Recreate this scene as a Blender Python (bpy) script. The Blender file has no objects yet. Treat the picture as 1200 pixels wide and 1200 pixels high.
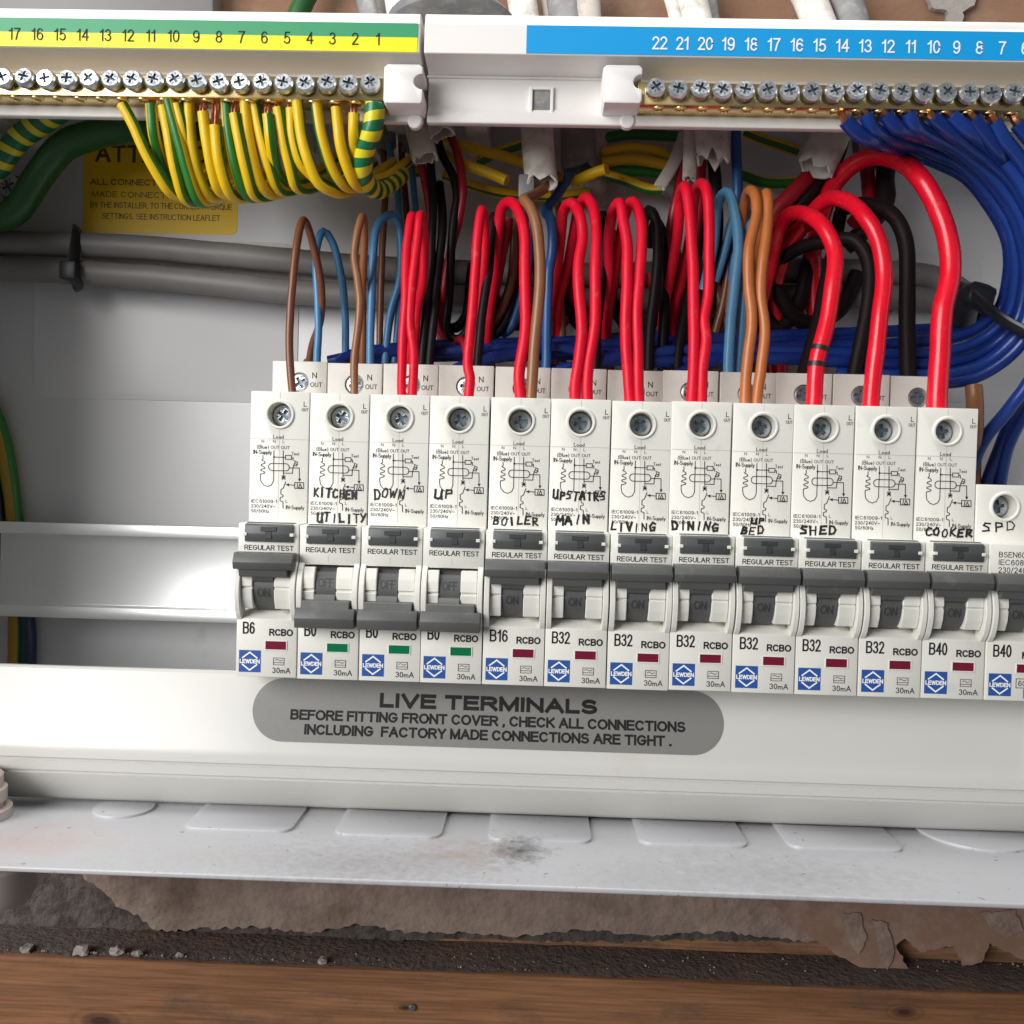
import bpy, bmesh, math, random
from mathutils import Vector, Matrix, noise
from mathutils.geometry import tessellate_polygon
random.seed(7)
S = 0.001                                   # everything below is written in millimetres
scn = bpy.context.scene
COL = scn.collection
# ------------------------------------------------------------------ camera
FPX = 1100.0
CAM = Vector((86.2, -270.6, 56.5))
YAW, PIT, ROL = math.radians(-1.41), math.radians(-1.30), math.radians(1.51)
_f = Vector((math.sin(YAW)*math.cos(PIT), math.cos(YAW)*math.cos(PIT), math.sin(PIT)))
_r0 = Vector((math.cos(YAW), -math.sin(YAW), 0)); _u0 = _r0.cross(_f)
_r = math.cos(ROL)*_r0 + math.sin(ROL)*_u0
_u = -math.sin(ROL)*_r0 + math.cos(ROL)*_u0
cam_d = bpy.data.cameras.new('camera'); cam = bpy.data.objects.new('camera', cam_d); COL.objects.link(cam)
cam_d.sensor_width = 36; cam_d.lens = 36*FPX/1200; cam_d.clip_start = 0.01; cam_d.clip_end = 20
cam.matrix_world = Matrix(((_r.x, _u.x, -_f.x, CAM.x*S), (_r.y, _u.y, -_f.y, CAM.y*S), (_r.z, _u.z, -_f.z, CAM.z*S), (0, 0, 0, 1)))
scn.camera = cam
# ------------------------------------------------------------------ light (a dim room, one wide soft lamp above and in front)
w = bpy.data.worlds.new('World'); scn.world = w; w.use_nodes = True
w.node_tree.nodes['Background'].inputs[0].default_value = (0.93, 0.96, 1.0, 1)
w.node_tree.nodes['Background'].inputs[1].default_value = 0.13
def area(name, loc, target, size, power, col):
    d = bpy.data.lights.new(name, 'AREA'); d.shape = 'RECTANGLE'; d.size, d.size_y = size; d.energy = power; d.color = col
    o = bpy.data.objects.new(name, d); COL.objects.link(o); o.location = Vector(loc)*S
    o.rotation_euler = (Vector(target)-Vector(loc)).to_track_quat('-Z', 'Y').to_euler()
    return o
area('ceiling_light', (60, -130, 900), (90, 0, 50), (0.70, 0.36), 6.2, (1.0, 0.985, 0.97))
area('window_light', (-720, -850, 380), (60, 20, 40), (0.80, 0.80), 19.5, (1.0, 0.985, 0.965))
scn.view_settings.view_transform = 'Standard'; scn.view_settings.look = 'None'
scn.view_settings.exposure = 0.0; scn.view_settings.gamma = 1.0
scn.render.engine = 'CYCLES'
scn.render.resolution_x = scn.render.resolution_y = 1024

# ------------------------------------------------------------------ helpers
def ray(px, py): return _f + _r*((px-600)/FPX) + _u*((600-py)/FPX)
def P(px, py, Y):
    d = ray(px, py); return CAM + d*((Y-CAM.y)/d.y)
def on_plane(px, py, o, n):
    d = ray(px, py); return CAM + d*((o-CAM).dot(n)/d.dot(n))

def mat(name, col, rough=0.5, metal=0.0, var=0.06, vscale=120, bump=0.0, bscale=900, spec=0.5, col2=None, c2scale=60, c2lo=.5, c2hi=.7, coat=0.0, rvar=0.0, sss=0.0, bdist=0.0004, world=False):
    m = bpy.data.materials.new(name); m.use_nodes = True
    nt = m.node_tree; N = nt.nodes; L = nt.links; b = N['Principled BSDF']
    b.inputs['Roughness'].default_value = rough; b.inputs['Metallic'].default_value = metal
    b.inputs['Specular IOR Level'].default_value = spec
    if coat: b.inputs['Coat Weight'].default_value = coat; b.inputs['Coat Roughness'].default_value = 0.15
    if sss:
        b.inputs['Subsurface Weight'].default_value = sss; b.inputs['Subsurface Scale'].default_value = 0.001
    tc = N.new('ShaderNodeTexCoord')
    nz = N.new('ShaderNodeTexNoise'); nz.inputs['Scale'].default_value = vscale; nz.inputs['Detail'].default_value = 5
    co = N.new('ShaderNodeNewGeometry').outputs['Position'] if world else tc.outputs['Object']
    L.new(co, nz.inputs['Vector'])
    mx = N.new('ShaderNodeMix'); mx.data_type = 'RGBA'
    lo = [max(0, c*(1-var)) for c in col]; hi = [min(1, c*(1+var)) for c in col]
    mx.inputs[6].default_value = (*lo, 1); mx.inputs[7].default_value = (*hi, 1)
    L.new(nz.outputs['Fac'], mx.inputs[0]); out = mx.outputs[2]
    if col2:
        n2 = N.new('ShaderNodeTexNoise'); n2.inputs['Scale'].default_value = c2scale; n2.inputs['Detail'].default_value = 8; n2.inputs['Roughness'].default_value = 0.65
        L.new(co, n2.inputs['Vector'])
        r = N.new('ShaderNodeMapRange'); r.inputs[1].default_value = c2lo; r.inputs[2].default_value = c2hi; L.new(n2.outputs['Fac'], r.inputs[0])
        m2 = N.new('ShaderNodeMix'); m2.data_type = 'RGBA'; L.new(r.outputs[0], m2.inputs[0]); L.new(out, m2.inputs[6]); m2.inputs[7].default_value = (*col2, 1); out = m2.outputs[2]
    L.new(out, b.inputs['Base Color'])
    if rvar:
        rr = N.new('ShaderNodeMapRange'); rr.inputs[3].default_value = rough-rvar; rr.inputs[4].default_value = rough+rvar
        L.new(nz.outputs['Fac'], rr.inputs[0]); L.new(rr.outputs[0], b.inputs['Roughness'])
    if bump:
        nb = N.new('ShaderNodeTexNoise'); nb.inputs['Scale'].default_value = bscale; nb.inputs['Detail'].default_value = 7
        L.new(tc.outputs['Object'], nb.inputs['Vector'])
        bp = N.new('ShaderNodeBump'); bp.inputs['Strength'].default_value = bump; bp.inputs['Distance'].default_value = bdist
        L.new(nb.outputs['Fac'], bp.inputs['Height']); L.new(bp.outputs[0], b.inputs['Normal'])
    return m
M = {}
M['breaker'] = mat('breaker_plastic', (0.72, 0.71, 0.655), 0.42, var=.04, vscale=35, bump=.06, bscale=2500, sss=.05, world=True, col2=(.56, .53, .46), c2scale=110, c2lo=.60, c2hi=.86)
M['holder'] = mat('holder_plastic', (0.80, 0.775, 0.75), 0.40, var=.03, bump=.04, bscale=1800, col2=(.62, .57, .5), c2scale=90, c2lo=.62, c2hi=.85)
M['clamp'] = mat('clamp_plastic', (0.84, 0.82, 0.81), 0.35, var=.02)
M['panel'] = mat('panel_plastic', (0.60, 0.597, 0.565), 0.28, var=.03, vscale=30, bump=.04, bscale=1500, col2=(.56, .53, .46), c2scale=35, c2lo=.6, c2hi=.9)
M['case'] = mat('painted_steel', (0.66, 0.66, 0.672), 0.34, var=.04, vscale=18, bump=.06, bscale=1600, col2=(.40, .40, .41), c2scale=40, c2lo=.63, c2hi=.9)
M['dark'] = mat('dark_grey_plastic', (0.080, 0.081, 0.080), 0.45, var=.12, bump=.08, bscale=1500, world=True, col2=(.13, .13, .125), c2scale=160, c2lo=.58, c2hi=.8, rvar=.08)
M['button'] = mat('button_plastic', (0.072, 0.078, 0.078), 0.42, var=.1, bump=.05, bscale=2000)
M['emboss'] = mat('embossed_grey', (0.036, 0.038, 0.039), 0.5, var=.05)
M['ink'] = mat('black_print', (0.02, 0.02, 0.022), 0.5, var=.2, spec=.15)
M['thinink'] = mat('grey_print', (0.032, 0.032, 0.032), 0.55, var=.2, spec=.15)
M['marker'] = mat('marker_ink', (0.018, 0.015, 0.016), 0.4, var=.3)
M['seam'] = mat('mould_seam', (0.42, 0.41, 0.36), 0.6)
M['logo'] = mat('logo_blue', (0.02, 0.085, 0.33), 0.4, var=.05)
M['white'] = mat('white_print', (0.86, 0.87, 0.87), 0.5, var=.02)
M['redwin'] = mat('red_flag', (0.17, 0.008, 0.03), 0.22, var=.12)
M['greenwin'] = mat('green_flag', (0.0, 0.16, 0.055), 0.22, var=.12)
M['zinc'] = mat('zinc_screw', (0.74, 0.78, 0.81), 0.34, 1.0, var=.22, vscale=700, rvar=.12, bump=.35, bscale=700)
M['steel'] = mat('dull_screw', (0.42, 0.46, 0.48), 0.34, 1.0, var=.2, vscale=500, rvar=.1)
M['slot'] = mat('screw_slot', (0.22, 0.27, 0.31), 0.45, 0.7, var=.2)
M['brass'] = mat('brass', (0.80, 0.62, 0.30), 0.28, 1.0, var=.12, vscale=200, rvar=.1)
M['copper'] = mat('copper', (0.62, 0.27, 0.15), 0.3, 1.0, var=.2, vscale=600)
M['rail'] = mat('rail_zinc', (0.86, 0.875, 0.87), 0.33, .65, var=.07, vscale=25, rvar=.04)
M['green'] = mat('strip_green', (0.03, 0.30, 0.13), 0.45, var=.04)
M['yellow'] = mat('strip_yellow', (0.86, 0.80, 0.0), 0.45, var=.03)
M['bluestrip'] = mat('strip_blue', (0.0, 0.31, 0.70), 0.45, var=.03)
M['sticker'] = mat('amber_sticker', (0.84, 0.53, 0.0), 0.45, var=.06)
M['stickerink'] = mat('sticker_print', (0.10, 0.055, 0.006), 0.5)
M['plate'] = mat('grey_label', (0.215, 0.21, 0.20), 0.38, var=.05, vscale=900, bump=.10, bscale=1800)
def wire(name, c, rough=.36, **k): M[name] = mat(name+'_insulation', c, rough, var=k.pop('var', .13), vscale=140, bump=.14, bscale=420, rvar=.09, **k)
wire('red', (0.66, 0.003, 0.024), .42, spec=.3, col2=(.62, .06, .06), c2scale=260, c2lo=.60, c2hi=.72); wire('darkred', (0.34, 0.006, 0.018), .4); wire('bigred', (0.72, 0.005, 0.022), .26, col2=(.60, .05, .05), c2scale=260, c2lo=.60, c2hi=.72)
wire('brown', (0.16, 0.055, 0.025)); wire('midbrown', (0.24, 0.10, 0.04)); wire('orange', (0.42, 0.125, 0.03))
wire('skyblue', (0.055, 0.21, 0.42)); wire('lightblue', (0.11, 0.34, 0.58)); wire('midblue', (0.02, 0.10, 0.30)); wire('navy', (0.006, 0.027, 0.18), .28)
wire('black', (0.010, 0.008, 0.009), .45, spec=.18); wire('cableblack', (0.014, 0.008, 0.009), .5, spec=.15); wire('tie', (0.012, 0.013, 0.016), .4)
wire('gyyellow', (0.78, 0.50, 0.006), .38); wire('gygreen', (0.02, 0.17, 0.022), .38)
wire('tapeyellow', (0.74, 0.62, 0.02), .3); wire('tapegreen', (0.01, 0.16, 0.06), .3); wire('earthgreen', (0.018, 0.095, 0.022), .38)
wire('greysheath', (0.20, 0.20, 0.205), .5, col2=(.34, .33, .31), c2scale=150); wire('whitesheath', (0.68, 0.655, 0.60), .5, col2=(.40, .36, .30), c2scale=120)
wire('palesheath', (0.50, 0.46, 0.41), .6, col2=(.28, .24, .20), c2scale=160)
wire('tail', (0.185, 0.175, 0.17), .5)
M['plaster'] = mat('old_plaster', (0.29, 0.215, 0.175), 0.9, var=.35, vscale=160, bump=.9, bscale=260, bdist=.0014, col2=(.16, .105, .08), c2scale=38, c2lo=.46, c2hi=.68)
M['mortar'] = mat('dark_mortar', (0.095, 0.078, 0.068), 0.95, var=.5, vscale=220, bump=1.0, bscale=330, bdist=.002, col2=(.05, .042, .038), c2scale=120, c2lo=.45, c2hi=.6)
M['brickwall'] = mat('brown_wall', (0.22, 0.118, 0.07), 0.9, var=.2, vscale=50, bump=.5, bscale=500, col2=(.28, .19, .135), c2scale=30, c2lo=.5, c2hi=.75)
M['paper'] = mat('torn_brown_paper', (0.26, 0.15, 0.105), 0.85, var=.2, vscale=70, bump=.5, bscale=350, col2=(.32, .235, .185), c2scale=110, c2lo=.48, c2hi=.75)
M['dirt'] = mat('ledge_dirt', (0.10, 0.075, 0.065), 0.95, var=.6, vscale=300, bump=1.0, bscale=500, bdist=.0012, col2=(.17, .09, .06), c2scale=25)
M['crumb'] = mat('plaster_crumb', (0.30, 0.27, 0.245), 0.9, var=.2, vscale=300, bump=.6)
M['pipe'] = mat('white_pipe', (0.50, 0.44, 0.40), 0.45)
wire('shadedyellow', (0.36, 0.22, 0.012)); wire('shadedblue', (0.012, 0.03, 0.07)); wire('navylight', (0.009, 0.040, 0.23), .3)  # yellow and blue of the far-left cables are darkened to stand for shade

def wood(name, c1, c2, knots=()):
    m = bpy.data.materials.new(name); m.use_nodes = True; N = m.node_tree.nodes; L = m.node_tree.links; b = N['Principled BSDF']
    b.inputs['Roughness'].default_value = .78; b.inputs['Specular IOR Level'].default_value = .25
    geo = N.new('ShaderNodeNewGeometry'); pos = geo.outputs['Position']
    def nse(scale, vec, det=7, dist=.5, sc=1.0, rough=.6):
        mp = N.new('ShaderNodeMapping'); mp.inputs['Scale'].default_value = scale; L.new(vec, mp.inputs[0])
        z = N.new('ShaderNodeTexNoise'); z.inputs['Scale'].default_value = sc; z.inputs['Detail'].default_value = det; z.inputs['Distortion'].default_value = dist; z.inputs['Roughness'].default_value = rough; L.new(mp.outputs[0], z.inputs['Vector']); return z.outputs['Fac']
    def ramp(fac, lo, hi, a=0.0, c=1.0):
        r = N.new('ShaderNodeMapRange'); r.inputs[1].default_value = lo; r.inputs[2].default_value = hi; r.inputs[3].default_value = a; r.inputs[4].default_value = c; L.new(fac, r.inputs[0]); return r.outputs[0]
    def mix(fac, A, B, mode='MIX'):
        x = N.new('ShaderNodeMix'); x.data_type = 'RGBA'; x.blend_type = mode
        for sock, val in ((x.inputs[0], fac), (x.inputs[6], A), (x.inputs[7], B)):
            if isinstance(val, (int, float)): sock.default_value = val
            elif isinstance(val, tuple): sock.default_value = (*val, 1)
            else: L.new(val, sock)
        return x.outputs[2]
    masks = []
    for px, py, r in knots:
        c = P(px, py, 70.6)*S; mp = N.new('ShaderNodeMapping'); mp.vector_type = 'TEXTURE'; mp.inputs['Location'].default_value = c; mp.inputs['Scale'].default_value = (r*2.2*S, .05, r*S); L.new(pos, mp.inputs[0])
        ln = N.new('ShaderNodeVectorMath'); ln.operation = 'LENGTH'; L.new(mp.outputs[0], ln.inputs[0]); masks.append(ln.outputs['Value'])
    coarse = nse((7, 60, 130), pos, 6, .8); fine = nse((30, 300, 900), pos, 5, .2); dirt = nse((26, 60, 60), pos, 9, 0, 1, .75)
    col = mix(ramp(coarse, .32, .66), c2, c1); col = mix(ramp(fine, .35, .62, .55, 0), col, tuple(x*.42 for x in c2)); col = mix(ramp(dirt, .52, .72, 0, .75), col, (.07, .05, .042))
    for k in masks:
        rings = N.new('ShaderNodeMath'); rings.operation = 'SINE'; ml = N.new('ShaderNodeMath'); ml.operation = 'MULTIPLY'; L.new(k, ml.inputs[0]); ml.inputs[1].default_value = 11; L.new(ml.outputs[0], rings.inputs[0])
        ra = ramp(rings.outputs[0], -1, 1, .15, .6); mm = N.new('ShaderNodeMath'); mm.operation = 'MULTIPLY'; L.new(ra, mm.inputs[0]); L.new(ramp(k, 1.7, .8), mm.inputs[1])
        col = mix(mm.outputs[0], col, tuple(x*.35 for x in c2)); col = mix(ramp(k, .75, .35, 0, .9), col, (.035, .018, .012))
    L.new(col, b.inputs['Base Color'])
    bp = N.new('ShaderNodeBump'); bp.inputs['Strength'].default_value = .6; bp.inputs['Distance'].default_value = .0007; L.new(fine, bp.inputs['Height']); L.new(bp.outputs[0], b.inputs['Normal'])
    return m
M['timber'] = wood('timber', (0.31, 0.145, 0.068), (0.19, 0.085, 0.04), ((475, 1181, 1.5), (118, 1197, 4.0), (1060, 1186, 2.4)))
M['batten'] = wood('batten_timber', (0.42, 0.22, 0.12), (0.25, 0.125, 0.065))
M['knot'] = mat('wood_knot', (0.07, 0.03, 0.018), .8, var=.3, vscale=400)

def shelf_mat():
    m = mat('stained_steel', (0.43, 0.435, 0.455), 0.36, var=.05, vscale=25, bump=.08, bscale=1400, col2=(.42, .41, .42), c2scale=70, c2lo=.58, c2hi=.8)
    N = m.node_tree.nodes; L = m.node_tree.links; b = N['Principled BSDF']; base = b.inputs['Base Color'].links[0].from_socket
    geo = N.new('ShaderNodeNewGeometry')
    def spot(base, px, py, rad, col, amt, sc, sq=1.0):
        c = on_plane(px, py, P(600, 1037, -32), Vector((0, 0, 1)))*S
        mp = N.new('ShaderNodeMapping'); mp.vector_type = 'TEXTURE'; mp.inputs['Location'].default_value = c; mp.inputs['Scale'].default_value = (rad*S*sq, rad*S, rad*S*4); L.new(geo.outputs['Position'], mp.inputs[0])
        ln = N.new('ShaderNodeVectorMath'); ln.operation = 'LENGTH'; L.new(mp.outputs[0], ln.inputs[0])
        nz = N.new('ShaderNodeTexNoise'); nz.inputs['Scale'].default_value = sc; nz.inputs['Detail'].default_value = 8; nz.inputs['Roughness'].default_value = .75; L.new(geo.outputs['Position'], nz.inputs['Vector'])
        su = N.new('ShaderNodeMath'); su.operation = 'MULTIPLY_ADD'; L.new(nz.outputs['Fac'], su.inputs[0]); su.inputs[1].default_value = 2.6; L.new(ln.outputs['Value'], su.inputs[2])
        r = N.new('ShaderNodeMapRange'); r.inputs[1].default_value = 2.2; r.inputs[2].default_value = 1.2; r.inputs[3].default_value = 0; r.inputs[4].default_value = amt; L.new(su.outputs[0], r.inputs[0])
        mx = N.new('ShaderNodeMix'); mx.data_type = 'RGBA'; L.new(r.outputs[0], mx.inputs[0]); L.new(base, mx.inputs[6]); mx.inputs[7].default_value = (*col, 1); return mx.outputs[2]
    base = spot(base, 607, 998, 12, (.05, .045, .045), .95, 220)
    base = spot(base, 540, 1000, 15, (.30, .23, .20), .7, 160, 1.4); base = spot(base, 430, 1012, 20, (.24, .23, .23), .7, 380, 2.4); base = spot(base, 900, 1025, 20, (.26, .25, .25), .6, 330, 2.6)
    base = spot(base, 40, 985, 20, (.45, .33, .31), .6, 150, 1.8)
    base = spot(base, 760, 1030, 14, (.35, .34, .34), .5, 300, 2)
    base = spot(base, 240, 1005, 18, (.36, .35, .35), .6, 420, 2.2)
    sp = N.new('ShaderNodeTexNoise'); sp.inputs['Scale'].default_value = 420; sp.inputs['Detail'].default_value = 3; L.new(geo.outputs['Position'], sp.inputs['Vector'])
    r = N.new('ShaderNodeMapRange'); r.inputs[1].default_value = .69; r.inputs[2].default_value = .74; r.inputs[4].default_value = .75; L.new(sp.outputs['Fac'], r.inputs[0])
    mx = N.new('ShaderNodeMix'); mx.data_type = 'RGBA'; L.new(r.outputs[0], mx.inputs[0]); L.new(base, mx.inputs[6]); mx.inputs[7].default_value = (.16, .15, .15, 1)
    L.new(mx.outputs[2], b.inputs['Base Color']); return m
M['shelf'] = shelf_mat()
def new_mesh(name, bm, mats, smooth=True, angle=35):
    me = bpy.data.meshes.new(name)
    for v in bm.verts: v.co *= S
    bm.to_mesh(me); bm.free()
    for m in (mats if isinstance(mats, (list, tuple)) else [mats]): me.materials.append(M[m])
    if smooth:
        me.polygons.foreach_set('use_smooth', [True]*len(me.polygons)); me.set_sharp_from_angle(angle=math.radians(angle))
    return me
def place(name, me, parent=None, loc=None):
    o = bpy.data.objects.new(name, me); COL.objects.link(o)
    if parent: o.parent = parent
    if loc is not None: o.location = Vector(loc)*S
    return o
def obj(name, bm, mats, parent=None, smooth=True, angle=35):
    """geometry is given in scene millimetres; the object's origin goes to its own base"""
    off = Vector((0, 0, 0))
    q = parent
    while q is not None: off += Vector(q.location)/S; q = q.parent
    for v in bm.verts: v.co -= off
    return place(name, new_mesh(name, bm, mats, smooth, angle), parent)
def tag(o, label, cat, group=None, kind=None):
    if label: o['label'] = label
    if cat: o['category'] = cat
    if group: o['group'] = group
    if kind: o['kind'] = kind
    return o
def thing(name, label, cat, loc, group=None):
    o = bpy.data.objects.new(name, None); COL.objects.link(o); o.empty_display_size = .01
    o.location = Vector(loc)*S; o.matrix_world = Matrix.Translation(Vector(loc)*S)
    return tag(o, label, cat, group)

def box(bm, x0, x1, y0, y1, z0, z1, bev=0.0, seg=2, mi=0):
    vs = [bm.verts.new((x, y, z)) for x in (x0, x1) for y in (y0, y1) for z in (z0, z1)]
    fs = [(0, 1, 3, 2), (4, 6, 7, 5), (0, 4, 5, 1), (2, 3, 7, 6), (0, 2, 6, 4), (1, 5, 7, 3)]
    F = [bm.faces.new([vs[i] for i in f]) for f in fs]
    for f in F: f.material_index = mi
    if bev:
        es = list({e for f in F for e in f.edges})
        bmesh.ops.bevel(bm, geom=es, offset=bev, segments=seg, profile=.5, affect='EDGES', material=mi)
def prism(bm, prof, x0, x1, bev=0.0, seg=2, mi=0):
    """profile of (y, z) points, extruded along x"""
    A = [bm.verts.new((x0, y, z)) for y, z in prof]; B = [bm.verts.new((x1, y, z)) for y, z in prof]
    n = len(prof); F = []
    for i in range(n): F.append(bm.faces.new((A[i], A[(i+1) % n], B[(i+1) % n], B[i])))
    F.append(bm.faces.new(list(reversed(A)))); F.append(bm.faces.new(B))
    bmesh.ops.recalc_face_normals(bm, faces=F)
    for f in F: f.material_index = mi
    if bev:
        es = list({e for f in F for e in f.edges})
        bmesh.ops.bevel(bm, geom=es, offset=bev, segments=seg, profile=.5, affect='EDGES', material=mi)
def slab(bm, pts, o, u, v, n, t, mi=0, bev=0.0):
    """2-D outline pts in frame (o,u,v), thickness t along n"""
    A = [bm.verts.new(o+u*a+v*b) for a, b in pts]; B = [bm.verts.new(o+u*a+v*b+n*t) for a, b in pts]
    k = len(pts); F = [bm.faces.new((A[i], A[(i+1) % k], B[(i+1) % k], B[i])) for i in range(k)]
    top = bm.faces.new(B); F += [top, bm.faces.new(list(reversed(A)))]
    bmesh.ops.recalc_face_normals(bm, faces=F)
    if bev: bmesh.ops.bevel(bm, geom=list(top.edges), offset=bev, segments=2, profile=.5, affect='EDGES')
    for f in F:
        if f.is_valid: f.material_index = mi
def rrect(x0, x1, y0, y1, r, n=5):
    o = []
    for cx, cy, a in ((x1-r, y1-r, 0), (x0+r, y1-r, 90), (x0+r, y0+r, 180), (x1-r, y0+r, 270)):
        for i in range(n+1):
            t = math.radians(a+90*i/n); o.append((cx+r*math.cos(t), cy+r*math.sin(t)))
    return o
def catmull(pts, step=1.2):
    pts = [Vector(p) for p in pts]
    if len(pts) == 2: return pts
    p = [pts[0]*2-pts[1]]+pts+[pts[-1]*2-pts[-2]]; out = []
    for i in range(1, len(p)-2):
        n = max(2, int((p[i+1]-p[i]).length/step))
        n = min(n, 60)
        for k in range(n):
            t = k/n; a, b, c, d = p[i-1], p[i], p[i+1], p[i+2]
            out.append(.5*((2*b)+(c-a)*t+(2*a-5*b+4*c-d)*t*t+(3*b-a-3*c+d)*t**3))
    out.append(pts[-1]); return out
def tube(bm, pts, r, sides=12, step=1.6, stripe=None, twist=0.0, mi=0, r_fn=None, raw=False, flat=None):
    C = [Vector(p) for p in pts] if raw else catmull(pts, step)
    if not raw:
        sd = Vector((len(C)*.37, r*7.1, C[0].x*.13)); C = [c+(noise.noise_vector(c*.05+sd)*.42+noise.noise_vector(c*.16+sd)*.09)*min(1, i/4, (len(C)-1-i)/4) for i, c in enumerate(C)]
    n = len(C); T = [(C[min(i+1, n-1)]-C[max(i-1, 0)]).normalized() for i in range(n)]
    ref = Vector((0, -1, 0)) if abs(T[0].y) < .9 else Vector((1, 0, 0))
    N = (ref-T[0]*ref.dot(T[0])).normalized(); rings = []; ln = 0
    for i in range(n):
        if i:
            ax = T[i-1].cross(T[i])
            if ax.length > 1e-6: N = Matrix.Rotation(T[i-1].angle(T[i]), 3, ax.normalized()) @ N
            N = (N-T[i]*N.dot(T[i])).normalized(); ln += (C[i]-C[i-1]).length
        B = T[i].cross(N); rr = r*(1+.035*noise.noise(C[i]*.12))
        rings.append([bm.verts.new(C[i]+(N*math.cos(a)+B*math.sin(a)*(flat or 1))*rr) for a in (2*math.pi*k/sides+twist*ln for k in range(sides))])
    for i in range(n-1):
        for k in range(sides):
            f = bm.faces.new((rings[i][k], rings[i][(k+1) % sides], rings[i+1][(k+1) % sides], rings[i+1][k])); f.material_index = mi
            if stripe and k in stripe: f.material_index = 1
    a = bm.faces.new(list(reversed(rings[0]))); b = bm.faces.new(rings[-1]); a.material_index = b.material_index = mi
    return C
def lathe(bm, prof, o, ax, sides=20, mi=0, up=Vector((0, 0, 1))):
    """prof: (radius, height along ax)"""
    ax = ax.normalized(); u = (up-ax*up.dot(ax)); u = (u if u.length > .01 else Vector((1, 0, 0))).normalized(); v = ax.cross(u); R = []
    for r, h in prof: R.append([bm.verts.new(o+ax*h+(u*math.cos(t)+v*math.sin(t))*r) for t in (2*math.pi*k/sides for k in range(sides))] if r > 1e-6 else [bm.verts.new(o+ax*h)])
    F = []
    for A, B in zip(R, R[1:]):
        for k in range(sides):
            q = [A[k % len(A)], A[(k+1) % len(A)], B[(k+1) % len(B)], B[k % len(B)]]
            q = list(dict.fromkeys(q))
            if len(q) > 2: F.append(bm.faces.new(q))
    bmesh.ops.recalc_face_normals(bm, faces=F)
    for f in F: f.material_index = mi
def split_corners(ln, lim=.72):
    out, cur = [], [Vector(ln[0])]
    for i in range(1, len(ln)):
        p = Vector(ln[i])
        if (p-cur[-1]).length < 1e-5: continue
        if len(cur) > 1:
            d0, d1 = (cur[-1]-cur[-2]).normalized(), (p-cur[-1]).normalized()
            if d0.dot(d1) < lim: out.append(cur); cur = [cur[-1]]
        cur.append(p)
    if len(cur) > 1: out.append(cur)
    return out
def ribbons(bm, lines, wd, mapf, lift=.06, mi=0, asp=1.0, ext=.45):
    """flat ink lines; mapf turns (a, b, lift) into a point"""
    c = 0
    for ln in lines:
        for q in split_corners(ln):
            k = len(q); L, R = [], []; c += 1; h = lift+.004*(c % 6)
            for i in range(k):
                t = (q[min(i+1, k-1)]-q[max(i-1, 0)]).normalized(); m = Vector((-t.y*asp, t.x))
                e = q[i]+(t*(wd*ext) if i == k-1 else (t*(-wd*ext) if i == 0 else Vector((0, 0))))
                L.append(bm.verts.new(mapf(e.x+m.x*wd/2, e.y+m.y*wd/2, h))); R.append(bm.verts.new(mapf(e.x-m.x*wd/2, e.y-m.y*wd/2, h)))
            for i in range(k-1):
                f = bm.faces.new((L[i], R[i], R[i+1], L[i+1])); f.material_index = mi
def strokes(bm, lines, wd, o, u, v, n, lift=.06, mi=0):
    ribbons(bm, lines, wd, lambda a, b, h: o+u*a+v*b+n*h, lift, mi)
def E_(cx, cy, rx, ry, a0, a1, n=9): return [(cx+rx*math.cos(math.radians(a0+(a1-a0)*i/n)), cy+ry*math.sin(math.radians(a0+(a1-a0)*i/n))) for i in range(n+1)]
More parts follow.
